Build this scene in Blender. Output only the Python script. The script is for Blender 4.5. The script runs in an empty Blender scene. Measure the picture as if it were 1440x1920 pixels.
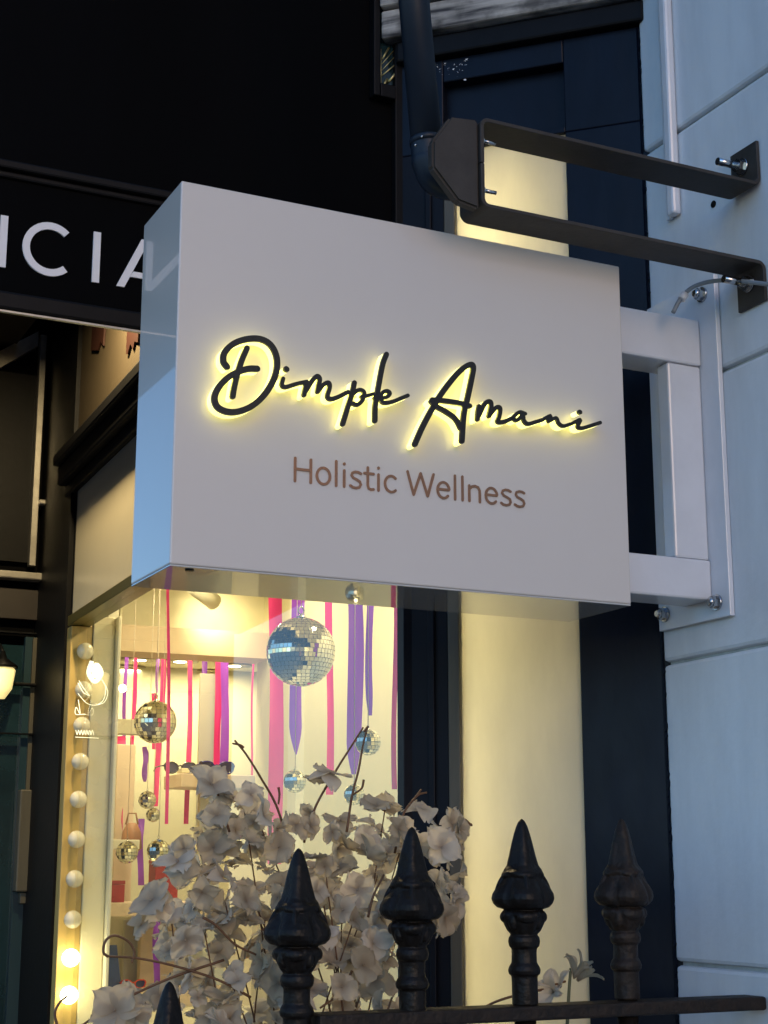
import bpy, bmesh, math, random
from mathutils import Vector, Matrix, noise
random.seed(7)
R = math.radians
sc = bpy.context.scene
col = sc.collection

# ------------------------------------------------------------------ camera
# metres; camera at the origin, pavement 1.5 m below. +Y runs along the white wall, +X points into it.
FPX, CX, CY = 2950.0, 720.0, 960.0
PITCH = math.atan(677 / 2950.0)
YAW = R(25.9)
cam = bpy.data.objects.new('camera', bpy.data.cameras.new('camera'))
col.objects.link(cam)
cam.data.sensor_fit = 'VERTICAL'
cam.data.sensor_height = 36.0
cam.data.lens = FPX / 1920.0 * 36.0
cam.data.clip_start = 0.02
cam.data.clip_end = 500
cam.rotation_euler = (R(90) + PITCH, 0, -YAW)
sc.camera = cam

# ------------------------------------------------------------------ sky, dusk glow, exposure
world = bpy.data.worlds.new('World')
sc.world = world
world.use_nodes = True
wn = world.node_tree
sky = wn.nodes.new('ShaderNodeTexSky')
sky.sky_type = 'NISHITA'
sky.sun_disc = False
sky.sun_elevation = R(16.0)
sky.sun_rotation = R(212)
sky.ozone_density = 5.0
sky.dust_density = 0.0
sky.air_density = 1.0
wn.links.new(sky.outputs[0], wn.nodes['Background'].inputs[0])
wn.nodes['Background'].inputs[1].default_value = 0.12
sl = bpy.data.lights.new('sun', 'SUN')
sl.energy = 0.52
sl.angle = R(28)
sl.color = (1.0, 0.62, 0.31)
sun = bpy.data.objects.new('sun', sl)
col.objects.link(sun)
sun.rotation_euler = Vector((0.10, 1.0, -0.25)).to_track_quat('-Z', 'Y').to_euler()
sc.view_settings.view_transform = 'Standard'
sc.view_settings.look = 'None'
sc.view_settings.gamma = 1.0
sc.view_settings.exposure = 1.1
sc.render.engine = 'CYCLES'
sc.cycles.use_denoising = True
sc.cycles.max_bounces = 10
sc.cycles.transparent_max_bounces = 16
sc.cycles.sample_clamp_indirect = 6.0
sc.cycles.caustics_reflective = False
sc.cycles.caustics_refractive = False

# ------------------------------------------------------------------ pixel rays
def ray(x, y):
    u = (x - CX) / FPX; v = (CY - y) / FPX
    fw = math.cos(PITCH) - v * math.sin(PITCH); up = math.sin(PITCH) + v * math.cos(PITCH)
    return Vector((u * math.cos(YAW) + fw * math.sin(YAW), -u * math.sin(YAW) + fw * math.cos(YAW), up))
def onY(x, y, Y): r = ray(x, y); return r * (Y / r.y)
def onX(x, y, X): r = ray(x, y); return r * (X / r.x)
def onplane(x, y, P, n): r = ray(x, y); return r * (Vector(P).dot(n) / r.dot(n))
RIGHT = Vector((math.cos(YAW), -math.sin(YAW), 0))

class Frame:
    def __init__(s, o, ang):
        # s axis = +Y turned by ang towards +X ; t axis = to its right
        s.o = Vector((o[0], o[1], 0)); s.a = Vector((math.sin(ang), math.cos(ang), 0)); s.t = Vector((math.cos(ang), -math.sin(ang), 0))
    def p(s, u, t, z): return s.o + s.a * u + s.t * t + Vector((0, 0, z))
    def px(s, x, y, t):      # pixel on the plane at depth t
        return onplane(x, y, s.o + s.t * t, s.t)
    def loc(s, P): d = Vector(P) - s.o; return d.dot(s.a), d.dot(s.t), P[2]
class World:
    def p(s, x, y, z): return Vector((x, y, z))
W = World()
CORNER = (1.028, 2.062)
WIN = Frame(CORNER, R(2.3))          # shop window: s along glass away from camera, t into the shop
SPL = Frame((1.3, 1.79), R(-45))     # splayed bay side: s from the white wall out to the bay corner, t into the shop
SL = 0.385

# ------------------------------------------------------------------ materials
MATS = {}
def mat(name, c, rough=0.5, metal=0.0, var=0.0, vscale=8.0, c2=None, bump=0.0, bscale=60.0, coat=0.0, emit=None, es=0.0, transl=0.0, spec=0.5, stretch=(1, 1, 1), rvar=0.0):
    if name in MATS: return MATS[name]
    m = bpy.data.materials.new(name); m.use_nodes = True
    nt = m.node_tree; b = nt.nodes['Principled BSDF']
    b.inputs['Base Color'].default_value = (*c, 1)
    b.inputs['Roughness'].default_value = rough
    b.inputs['Metallic'].default_value = metal
    b.inputs['Coat Weight'].default_value = coat
    b.inputs['Coat Roughness'].default_value = 0.025
    b.inputs['Specular IOR Level'].default_value = spec
    if coat >= 1.0: b.inputs['Coat IOR'].default_value = 2.1
    L = nt.links.new
    tc = nt.nodes.new('ShaderNodeTexCoord'); mp = nt.nodes.new('ShaderNodeMapping')
    mp.inputs['Scale'].default_value = stretch
    geo = nt.nodes.new('ShaderNodeNewGeometry')
    L(geo.outputs['Position'], mp.inputs[0])
    if var > 0 or c2:
        n = nt.nodes.new('ShaderNodeTexNoise'); n.inputs['Scale'].default_value = vscale; n.inputs['Detail'].default_value = 8; n.inputs['Roughness'].default_value = 0.65
        L(mp.outputs[0], n.inputs['Vector'])
        rp = nt.nodes.new('ShaderNodeValToRGB')
        cc = c2 if c2 else tuple(x * (1 - var) for x in c)
        rp.color_ramp.elements[0].color = (*cc, 1); rp.color_ramp.elements[1].color = (*c, 1)
        rp.color_ramp.elements[0].position = 0.32; rp.color_ramp.elements[1].position = 0.62
        L(n.outputs[0], rp.inputs[0]); L(rp.outputs[0], b.inputs['Base Color'])
    if rvar > 0:
        n3 = nt.nodes.new('ShaderNodeTexNoise'); n3.inputs['Scale'].default_value = vscale * 1.7; n3.inputs['Detail'].default_value = 6
        L(mp.outputs[0], n3.inputs['Vector'])
        mr = nt.nodes.new('ShaderNodeMapRange'); mr.inputs[3].default_value = max(0.02, rough - rvar); mr.inputs[4].default_value = rough + rvar
        L(n3.outputs[0], mr.inputs[0]); L(mr.outputs[0], b.inputs['Roughness'])
    if bump > 0:
        n2 = nt.nodes.new('ShaderNodeTexNoise'); n2.inputs['Scale'].default_value = bscale; n2.inputs['Detail'].default_value = 6
        L(geo.outputs['Position'] if name == 'white_paint_render' else mp.outputs[0], n2.inputs['Vector'])
        bp = nt.nodes.new('ShaderNodeBump'); bp.inputs['Strength'].default_value = bump; bp.inputs['Distance'].default_value = 0.01
        L(n2.outputs[0], bp.inputs['Height']); L(bp.outputs[0], b.inputs['Normal'])
    if emit:
        b.inputs['Emission Color'].default_value = (*emit, 1); b.inputs['Emission Strength'].default_value = es
    if transl > 0:
        t = nt.nodes.new('ShaderNodeBsdfTranslucent'); mx = nt.nodes.new('ShaderNodeMixShader')
        t.inputs[0].default_value = (*c, 1); mx.inputs[0].default_value = transl
        if b.inputs['Base Color'].is_linked: L(b.inputs['Base Color'].links[0].from_socket, t.inputs[0])
        L(b.outputs[0], mx.inputs[1]); L(t.outputs[0], mx.inputs[2]); L(mx.outputs[0], nt.nodes['Material Output'].inputs[0])
    MATS[name] = m
    return m

def glass_mat():
    m = bpy.data.materials.new('window_glass'); m.use_nodes = True
    nt = m.node_tree; nt.nodes.remove(nt.nodes['Principled BSDF'])
    tr = nt.nodes.new('ShaderNodeBsdfTransparent'); gl = nt.nodes.new('ShaderNodeBsdfGlossy'); mx = nt.nodes.new('ShaderNodeMixShader'); fr = nt.nodes.new('ShaderNodeFresnel')
    tr.inputs[0].default_value = (0.97, 0.98, 0.96, 1); gl.inputs['Roughness'].default_value = 0.0; fr.inputs[0].default_value = 1.45
    L = nt.links.new
    gm = nt.nodes.new('ShaderNodeNewGeometry'); iv = nt.nodes.new('ShaderNodeMath'); iv.operation = 'SUBTRACT'; iv.inputs[0].default_value = 1.0
    ml = nt.nodes.new('ShaderNodeMath'); ml.operation = 'MULTIPLY'      # reflect on entering only: the back face of a thin pane must not reflect totally
    L(gm.outputs['Backfacing'], iv.inputs[1]); L(iv.outputs[0], ml.inputs[0]); L(fr.outputs[0], ml.inputs[1])
    L(ml.outputs[0], mx.inputs[0]); L(tr.outputs[0], mx.inputs[1]); L(gl.outputs[0], mx.inputs[2]); L(mx.outputs[0], nt.nodes['Material Output'].inputs[0])
    return m
M_GLASS = glass_mat()
M_WALL = mat('white_paint_render', (0.72, 0.74, 0.76), 0.5, var=0.22, vscale=6, rvar=0.12, bump=0.13, bscale=38, stretch=(1, 1, 0.22))
M_JOINT = mat('joint_mortar', (0.50, 0.52, 0.50), 0.8, var=0.3, vscale=30)
M_SIGN = mat('sign_white_gloss', (0.64, 0.58, 0.52), 0.30, coat=0.7, bump=0.02, bscale=7, var=0.03, vscale=3)
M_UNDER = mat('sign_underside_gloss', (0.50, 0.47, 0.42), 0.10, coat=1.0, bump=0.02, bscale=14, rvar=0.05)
M_TUBE = mat('bracket_white', (0.68, 0.69, 0.72), 0.3, coat=0.4, var=0.08, vscale=14, bump=0.02, bscale=80)
M_NAVY = mat('navy_gloss_paint', (0.003, 0.0052, 0.013), 0.36, spec=0.18, var=0.4, vscale=18, bump=0.12, bscale=30, stretch=(1, 1, 0.4), rvar=0.1)
M_NAVYD = mat('navy_post_paint', (0.004, 0.0055, 0.011), 0.5, spec=0.15, var=0.3, vscale=12, bump=0.08, bscale=40)
M_BLACK = mat('black_render', (0.0016, 0.0016, 0.0020), 0.8, var=0.5, vscale=4, bump=0.05, bscale=30, stretch=(1, 1, 0.15), spec=0.06)
M_BLACKG = mat('black_trim', (0.0042, 0.0042, 0.005), 0.5, spec=0.14, var=0.4, vscale=20, bump=0.05, bscale=60)
M_LETTERW = mat('white_letter', (0.72, 0.72, 0.74), 0.4, var=0.06, vscale=20)
M_CREAM = mat('cream_opal_panel', (0.70, 0.67, 0.55), 0.35, var=0.12, vscale=11, stretch=(1, 1, 0.3), transl=0.5, bump=0.02, bscale=50)
M_CREAMB = mat('cream_board', (0.60, 0.54, 0.40), 0.22, var=0.05, vscale=5, bump=0.02, bscale=30)
M_BEIGE = mat('beige_board', (0.045, 0.034, 0.020), 0.7, spec=0.2, var=0.15, vscale=5, bump=0.03)
M_BROWN = mat('brown_letter', (0.018, 0.005, 0.003), 0.6, spec=0.2)
M_OLIVE = mat('brass_head_rail', (0.10, 0.085, 0.018), 0.35, metal=0.4)
M_BAR = mat('dark_bronze_steel', (0.046, 0.040, 0.035), 0.55, var=0.3, vscale=25, bump=0.05, bscale=140, spec=0.3)
M_PIPE = mat('navy_pipe', (0.009, 0.016, 0.028), 0.45, spec=0.3, var=0.25, vscale=12, bump=0.03, bscale=40)
M_STEEL = mat('zinc_bolt', (0.62, 0.62, 0.62), 0.22, metal=1.0, var=0.3, vscale=90)
M_IRON = mat('cast_iron_black', (0.010, 0.0078, 0.006), 0.42, var=0.4, vscale=25, bump=0.3, bscale=75, spec=0.2)
M_IRONR = mat('cast_iron_rusty', (0.022, 0.014, 0.009), 0.55, c2=(0.008, 0.007, 0.006), vscale=45, bump=0.35, bscale=90, spec=0.25)
M_LEDBODY = mat('led_acrylic', (0.9, 0.9, 0.6), 0.4, emit=(1.0, 0.94, 0.27), es=0.72)
M_CAP = mat('black_letter_cap', (0.012, 0.010, 0.006), 0.3, bump=0.05, bscale=200)
M_COPPER = mat('rose_copper_vinyl', (0.42, 0.215, 0.125), 0.25, metal=1.0)
M_ROOM = mat('room_cream', (0.72, 0.66, 0.46), 0.6, var=0.05, vscale=3)
M_ROOMW = mat('room_white', (0.76, 0.72, 0.58), 0.5, var=0.04, vscale=4)
M_BEAM = mat('room_beam', (0.74, 0.58, 0.42), 0.6, var=0.05, vscale=4)
M_LAMP = mat('downlight_glow', (1, 1, 1), 0.5, emit=(1.0, 0.86, 0.55), es=12.0)
M_BULB = mat('opal_bulb', (0.86, 0.80, 0.64), 0.10, coat=0.8, transl=0.3)
M_BULBL = mat('lit_bulb', (1, 1, 0.8), 0.3, emit=(1.0, 0.88, 0.45), es=6.0)
M_JAMB = mat('yellow_wood_jamb', (0.55, 0.38, 0.12), 0.4, var=0.2, vscale=10, stretch=(1, 1, 0.1))
M_PINK = mat('pink_satin', (0.78, 0.045, 0.24), 0.32, transl=0.15, bump=0.1, bscale=40, stretch=(1, 1, 0.2))
M_PURP = mat('purple_satin', (0.30, 0.07, 0.58), 0.32, transl=0.15, bump=0.1, bscale=40, stretch=(1, 1, 0.2))
M_MIRROR = mat('mirror_tile', (0.86, 0.83, 0.68), 0.04, metal=1.0)
M_CORE = mat('mirror_core', (0.25, 0.24, 0.22), 0.5)
M_SCRIPTGLOW = mat('script_glow', (1, 1, 0.8), 0.3, emit=(1.0, 0.93, 0.62), es=0.9)
M_STRING = mat('clear_string', (0.6, 0.5, 0.4), 0.3)
M_REDBOX = mat('red_card', (0.36, 0.03, 0.03), 0.5, var=0.1)
M_BLUE = mat('blue_card', (0.06, 0.09, 0.24), 0.3, var=0.3, vscale=30)
M_GLASSES = mat('navy_acetate', (0.03, 0.03, 0.16), 0.15, coat=0.5)
M_GLASSBK = mat('black_acetate', (0.02, 0.015, 0.015), 0.15, coat=0.5)
M_GLASSRED = mat('red_acetate', (0.7, 0.07, 0.03), 0.2, coat=0.5)
M_TAN = mat('tan_leather', (0.35, 0.16, 0.07), 0.5, var=0.2)
M_GREYP = mat('grey_banner', (0.55, 0.53, 0.48), 0.5)
M_TWIG = mat('brown_twig', (0.16, 0.075, 0.03), 0.6, var=0.4, vscale=40, bump=0.2, bscale=120)
M_METALW = mat('worn_aluminium', (0.42, 0.40, 0.36), 0.35, metal=0.7, var=0.2, vscale=30)
M_DOOR = mat('brown_black_board', (0.018, 0.012, 0.010), 0.45, var=0.4, vscale=6)
M_TEAL = mat('dark_teal_glass', (0.010, 0.028, 0.034), 0.08, var=0.5, vscale=9, spec=0.7)
M_WOODD = mat('grey_brown_timber', (0.085, 0.075, 0.050), 0.55, var=0.4, vscale=14, stretch=(1, 1, 0.12))
M_STONE = mat('paving_stone', (0.16, 0.16, 0.16), 0.8, var=0.3, vscale=3, bump=0.2, bscale=20)

def wood_mat():
    m = bpy.data.materials.new('weathered_timber'); m.use_nodes = True
    nt = m.node_tree; b = nt.nodes['Principled BSDF']; L = nt.links.new
    geo = nt.nodes.new('ShaderNodeNewGeometry'); mp = nt.nodes.new('ShaderNodeMapping'); L(geo.outputs['Position'], mp.inputs[0])
    mp.inputs['Rotation'].default_value = (0, 0, R(45))
    mp2 = nt.nodes.new('ShaderNodeMapping'); mp2.inputs['Scale'].default_value = (6, 40, 75); L(mp.outputs[0], mp2.inputs[0]); mp = mp2
    n = nt.nodes.new('ShaderNodeTexNoise'); n.inputs['Scale'].default_value = 1.0; n.inputs['Detail'].default_value = 8; n.inputs['Distortion'].default_value = 0.25
    L(mp.outputs[0], n.inputs['Vector'])
    n2 = nt.nodes.new('ShaderNodeTexNoise'); n2.inputs['Scale'].default_value = 22; n2.inputs['Detail'].default_value = 4
    L(geo.outputs['Position'], n2.inputs['Vector'])
    rp = nt.nodes.new('ShaderNodeValToRGB'); e = rp.color_ramp.elements
    e[0].position = 0.36; e[0].color = (0.035, 0.035, 0.038, 1); e[1].position = 0.62; e[1].color = (0.42, 0.40, 0.36, 1)
    L(n.outputs[0], rp.inputs[0])
    mx = nt.nodes.new('ShaderNodeMixRGB'); mx.blend_type = 'MULTIPLY'; mx.inputs[0].default_value = 0.6
    r2 = nt.nodes.new('ShaderNodeValToRGB'); r2.color_ramp.elements[0].position = 0.35; r2.color_ramp.elements[1].position = 0.5
    L(n2.outputs[0], r2.inputs[0]); L(rp.outputs[0], mx.inputs[1]); L(r2.outputs[0], mx.inputs[2]); L(mx.outputs[0], b.inputs['Base Color'])
    b.inputs['Roughness'].default_value = 0.85
    bp = nt.nodes.new('ShaderNodeBump'); bp.inputs['Strength'].default_value = 0.5; bp.inputs['Distance'].default_value = 0.006
    L(n.outputs[0], bp.inputs['Height']); L(bp.outputs[0], b.inputs['Normal'])
    return m
M_TIMBER = wood_mat()

def petal_mat(name, c, c2):
    m = bpy.data.materials.new(name); m.use_nodes = True
    nt = m.node_tree; b = nt.nodes['Principled BSDF']; L = nt.links.new
    oi = nt.nodes.new('ShaderNodeObjectInfo'); rp = nt.nodes.new('ShaderNodeValToRGB')
    rp.color_ramp.elements[0].color = (*c, 1); rp.color_ramp.elements[1].color = (*c2, 1)
    L(oi.outputs['Random'], rp.inputs[0])
    # petal veins and a darker throat, in the flower's own coordinates
    tc = nt.nodes.new('ShaderNodeTexCoord'); ln = nt.nodes.new('ShaderNodeVectorMath'); ln.operation = 'LENGTH'
    L(tc.outputs['Object'], ln.inputs[0])
    mr = nt.nodes.new('ShaderNodeMapRange'); mr.inputs[1].default_value = 0.002; mr.inputs[2].default_value = 0.016; mr.inputs[3].default_value = 0.45; mr.inputs[4].default_value = 0.0
    L(ln.outputs['Value'], mr.inputs[0])
    mx = nt.nodes.new('ShaderNodeMixRGB'); mx.inputs[2].default_value = (0.16, 0.09, 0.05, 1)
    L(mr.outputs[0], mx.inputs[0]); L(rp.outputs[0], mx.inputs[1]); L(mx.outputs[0], b.inputs['Base Color'])
    b.inputs['Roughness'].default_value = 0.7; b.inputs['Specular IOR Level'].default_value = 0.2
    n = nt.nodes.new('ShaderNodeTexNoise'); n.inputs['Scale'].default_value = 160; L(tc.outputs['Object'], n.inputs['Vector'])
    bp = nt.nodes.new('ShaderNodeBump'); bp.inputs['Strength'].default_value = 0.25; bp.inputs['Distance'].default_value = 0.003
    L(n.outputs[0], bp.inputs['Height']); L(bp.outputs[0], b.inputs['Normal'])
    t = nt.nodes.new('ShaderNodeBsdfTranslucent'); ms = nt.nodes.new('ShaderNodeMixShader'); ms.inputs[0].default_value = 0.5
    L(mx.outputs[0], t.inputs[0]); L(b.outputs[0], ms.inputs[1]); L(t.outputs[0], ms.inputs[2]); L(ms.outputs[0], nt.nodes['Material Output'].inputs[0])
    return m
M_PETAL = petal_mat('cream_silk_petal', (0.52, 0.44, 0.31), (0.74, 0.66, 0.53))

# ------------------------------------------------------------------ mesh helpers
class MB:
    def __init__(s): s.bm = bmesh.new()
    def quadbox(s, pts):          # 8 points: bottom 4 (ccw from above), top 4
        v = [s.bm.verts.new(p) for p in pts]
        for f in ((3, 2, 1, 0), (4, 5, 6, 7), (0, 1, 5, 4), (1, 2, 6, 5), (2, 3, 7, 6), (3, 0, 4, 7)):
            s.bm.faces.new([v[i] for i in f])
        return s
    def box(s, F, a0, a1, b0, b1, z0, z1, bev=0.0):
        pts = [F.p(a0, b0, z0), F.p(a1, b0, z0), F.p(a1, b1, z0), F.p(a0, b1, z0), F.p(a0, b0, z1), F.p(a1, b0, z1), F.p(a1, b1, z1), F.p(a0, b1, z1)]
        t = MB(); t.quadbox(pts)
        bmesh.ops.recalc_face_normals(t.bm, faces=t.bm.faces)
        if bev > 0: bmesh.ops.bevel(t.bm, geom=list(t.bm.edges), offset=bev, segments=2, affect='EDGES', profile=0.5)
        return s.add(t)
    def add(s, o):
        me = bpy.data.meshes.new('tmp'); o.bm.to_mesh(me); s.bm.from_mesh(me); bpy.data.meshes.remove(me); o.bm.free(); return s
    def tube(s, pts, rad, n=10, cap=True):
        pts = [Vector(p) for p in pts]; k = len(pts)
        rads = rad if isinstance(rad, (list, tuple)) else [rad] * k
        rings = []; ref = None
        for i, p in enumerate(pts):
            d = (pts[min(i + 1, k - 1)] - pts[max(i - 1, 0)]).normalized()
            if ref is None: ref = d.orthogonal().normalized()
            ref = (ref - d * ref.dot(d)).normalized(); b = d.cross(ref)
            rings.append([s.bm.verts.new(p + (ref * math.cos(2 * math.pi * j / n) + b * math.sin(2 * math.pi * j / n)) * rads[i]) for j in range(n)])
        for i in range(k - 1):
            for j in range(n):
                f = s.bm.faces.new((rings[i][j], rings[i][(j + 1) % n], rings[i + 1][(j + 1) % n], rings[i + 1][j])); f.smooth = True
        if cap:
            s.bm.faces.new(rings[0][::-1]); s.bm.faces.new(rings[-1])
        return s
    def lathe(s, c, prof, n=24, mod=None):
        c = Vector(c); rings = []
        for (r, z) in prof:
            ring = []
            for j in range(n):
                a = 2 * math.pi * j / n
                rr = r * (mod(a, z) if mod else 1)
                ring.append(s.bm.verts.new(c + Vector((rr * math.cos(a), rr * math.sin(a), z))))
            rings.append(ring)
        for i in range(len(rings) - 1):
            for j in range(n):
                f = s.bm.faces.new((rings[i][j], rings[i][(j + 1) % n], rings[i + 1][(j + 1) % n], rings[i + 1][j])); f.smooth = True
        s.bm.faces.new(rings[0][::-1]); s.bm.faces.new(rings[-1])
        return s
    def sphere(s, c, r, n=16, sz=1.0):
        bmesh.ops.create_uvsphere(s.bm, u_segments=n, v_segments=max(6, n // 2 + 2), radius=r, matrix=Matrix.Translation(c) @ Matrix.Diagonal((1, 1, sz, 1)))
        return s
    def smooth(s):
        for f in s.bm.faces: f.smooth = True
        return s
    def build(s, name, m, parent=None, recalc=True, origin=None):
        if recalc: bmesh.ops.recalc_face_normals(s.bm, faces=s.bm.faces)
        vs = [v.co for v in s.bm.verts]
        if origin is None:
            lo = Vector([min(v[i] for v in vs) for i in range(3)]); hi = Vector([max(v[i] for v in vs) for i in range(3)])
            c = (lo + hi) / 2
            if parent is None: c.z = lo.z
        else: c = Vector(origin)
        bmesh.ops.translate(s.bm, verts=s.bm.verts, vec=-c)
        me = bpy.data.meshes.new(name); s.bm.to_mesh(me); s.bm.free()
        me.materials.append(m)
        o = bpy.data.objects.new(name, me); col.objects.link(o)
        o['wl'] = list(c)
        if parent is not None:
            o.parent = parent; o.location = c - Vector(parent['wl'])
        else: o.location = c
        return o

def tag(o, label=None, cat=None, group=None, kind=None):
    if label: o['label'] = label
    if cat: o['category'] = cat
    if group: o['group'] = group
    if kind: o['kind'] = kind
    return o
def thing(name, loc, label, cat, group=None):
    o = bpy.data.objects.new(name, None); col.objects.link(o); o.location = loc; o['wl'] = list(loc); o.empty_display_size = 0.05
    return tag(o, label, cat, group)
def B(name, m, parent, F, *a, bev=0.0): return MB().box(F, *a, bev=bev).build(name, m, parent)
def smooth_pts(pts, n=8):
    pts = [Vector(p) for p in pts]
    if len(pts) < 3: return [pts[0].lerp(pts[-1], i / n) for i in range(n + 1)]
    P = [pts[0] * 2 - pts[1]] + pts + [pts[-1] * 2 - pts[-2]]; out = []
    for i in range(1, len(P) - 2):
        for k in range(n):
            t = k / n; a, b, c, d = P[i - 1], P[i], P[i + 1], P[i + 2]
            out.append(0.5 * ((2 * b) + (c - a) * t + (2 * a - 5 * b + 4 * c - d) * t * t + (3 * b - a - 3 * c + d) * t ** 3))
    out.append(pts[-1]); return out

# ================================================================== GROUND
g = MB(); g.box(W, -60, 60, -60, 60, -1.7, -1.5); tag(g.build('pavement', M_STONE), kind='structure')

# ================================================================== WHITE WALL (right)
wall = thing('white_wall', (1.45, 1.3, -1.5), 'white painted rusticated block wall carrying the sign bracket', 'wall')
B('backing', M_JOINT, wall, W, 1.308, 1.60, 0.95, 1.7868, -1.5, 3.2)
JT = [-1.5, -1.265, -0.882, -0.499, -0.117, 0.283, 0.663, 1.049, 1.43, 1.81, 2.19, 2.57, 3.2]
for i in range(len(JT) - 1):
    z0, z1 = JT[i], JT[i + 1]
    br = 1.30 if i % 2 == 0 else 1.19
    jit = random.uniform(-0.0008, 0.0008)
    gp = 0.0024 + random.uniform(-0.0006, 0.0009)
    b = MB(); b.box(W, 1.300 + jit, 1.45, br + gp, 1.788, z0 + gp, z1 - gp, bev=0.0055); b.build('block', M_WALL, wall)
    b = MB(); b.box(W, 1.300 - jit, 1.45, 0.95, br - gp, z0 + gp, z1 - gp, bev=0.0045); b.build('block', M_WALL, wall)

B('wall_run', M_WALL, wall, W, 1.302, 1.60, -11.0, 0.9495, -1.5, 8.0)
B('upper_wall', M_WALL, wall, W, 1.302, 1.60, 0.95, 1.78, 3.2005, 8.0)
# ragged paint edge where the navy meets the white
def ragged(F, parent, name, m, pts_in, z0, z1, n, amp, t, seed):
    rnd = random.Random(seed); mb = MB(); prev = None
    for i in range(n + 1):
        z = z0 + (z1 - z0) * i / n
        e = amp * (0.35 + rnd.random() ** 2)
        a = mb.bm.verts.new(F.p(pts_in, t, z)); b = mb.bm.verts.new(F.p(pts_in - e, t, z))
        a2 = mb.bm.verts.new(F.p(pts_in, t + 0.003, z)); b2 = mb.bm.verts.new(F.p(pts_in - e, t + 0.003, z))
        if prev:
            for q in ((prev[0], prev[1], b, a), (prev[1], prev[3], b2, b)): mb.bm.faces.new(q)
        prev = (a, b, a2, b2)
    return mb.build(name, m, parent)

# ================================================================== BAY SHOPFRONT
shop = thing('shopfront', (1.2, 2.9, -1.5), 'navy and cream bay shopfront with bright display window behind the sign', 'shopfront')
def sx(px_, py_): return SPL.loc(onplane(px_, py_, SPL.o, SPL.t))[0]
s_r = 0.117; s_l = 0.293; s_l0 = 0.311       # opal panel between these, measured along the splay
B('pilaster', M_NAVY, shop, SPL, -0.012, s_r, 0.0, 0.05, -1.5, 1.105, bev=0.002)
B('post', M_NAVYD, shop, SPL, s_l0, SL, 0.0, 0.06, -1.5, 1.105, bev=0.002)
B('post_edge', M_NAVYD, shop, SPL, s_l0 + 0.02, s_l0 + 0.03, -0.006, 0.0, -1.5, 1.105, bev=0.0015)
B('bead', M_WOODD, shop, SPL, s_l, s_l0, -0.004, 0.03, -1.5, 1.105, bev=0.002)
B('opal_panel', M_CREAM, shop, SPL, s_r, s_l, 0.008, 0.016, -1.5, 1.105)
ragged(Frame((1.2988, 1.7905), 0.0), shop, 'paint_edge', M_NAVY, 0.0, -0.3, 1.26, 300, 0.0055, -0.0012, 3)
ragged(SPL, shop, 'paint_edge', M_CREAM, s_l + 0.0005, -0.4, 1.1, 200, 0.0016, 0.006, 5)
# head panel with recessed field and moulding
B('head_frame', M_NAVY, shop, SPL, -0.012, s_r, 0.0, 0.05, 1.105, 1.262, bev=0.002)
B('head_frame', M_NAVY, shop, SPL, s_l0, SL, 0.0, 0.05, 1.105, 1.262, bev=0.002)
B('head_frame', M_NAVY, shop, SPL, s_r, s_l0, 0.0, 0.05, 1.222, 1.262, bev=0.002)
B('head_frame', M_NAVY, shop, SPL, s_r, s_l0, 0.0, 0.05, 1.105, 1.114, bev=0.001)
B('head_panel', M_NAVY, shop, SPL, s_r, s_l0, 0.022, 0.05, 1.114, 1.222)
B('drip_mould', M_BLACKG, shop, SPL, -0.012, SL, -0.016, 0.06, 1.2625, 1.298, bev=0.004)
B('timber_plank', M_TIMBER, shop, SPL, -0.02, SL + 0.02, -0.030, 0.05, 1.300, 1.349, bev=0.004)
B('timber_plank', M_TIMBER, shop, SPL, -0.02, SL + 0.02, -0.038, 0.05, 1.353, 1.420, bev=0.004)
B('upper_wall', M_NAVY, shop, SPL, -0.02, SL, 0.0, 0.05, 1.42, 3.2)
# flaked paint below the drip mould
rf = random.Random(4); fl = MB()
for i in range(46):
    s_ = rf.uniform(0.27, 0.345); z_ = 1.255 - abs(rf.gauss(0, 0.012)); w_ = rf.uniform(0.0006, 0.0022)
    q = [fl.bm.verts.new(SPL.p(s_ + rf.uniform(-w_, w_) * 1.5, -0.0006, z_ + rf.uniform(-w_, w_))) for _ in range(4)]
    c_ = sum((v.co for v in q), Vector()) / 4
    q.sort(key=lambda v: math.atan2((v.co - c_).z, (v.co - c_).dot(SPL.a))); fl.bm.faces.new(q)
tag(fl.build('paint_flakes', M_WALL, shop), kind='stuff')
# street front: window head, cream fascia, cornice, beige board
WL = 2.24
B('head_rail', M_OLIVE, shop, WIN, 0.03, WL, -0.012, 0.05, 0.672, 0.70, bev=0.002)
B('fascia_board', M_CREAMB, shop, WIN, 0.0, WL, 0.0, 0.04, 0.70, 1.062, bev=0.002)
for k, (t0, z0, z1) in enumerate(((-0.018, 1.0625, 1.095), (-0.040, 1.0955, 1.15), (-0.055, 1.1505, 1.185), (-0.035, 1.1855, 1.21))):
    B('cornice_moulding', M_BLACKG, shop, WIN, 0.12, WL + 0.1, t0, 0.05, z0, z1, bev=0.006)
ub = B('upper_board', M_BEIGE, shop, WIN, 0.12, WL + 0.03, 0.0, 0.05, 1.2105, 2.2)
B('board_joint', M_BROWN, shop, WIN, 1.52, 1.523, -0.0015, 0.0, 1.2105, 2.2)
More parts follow.
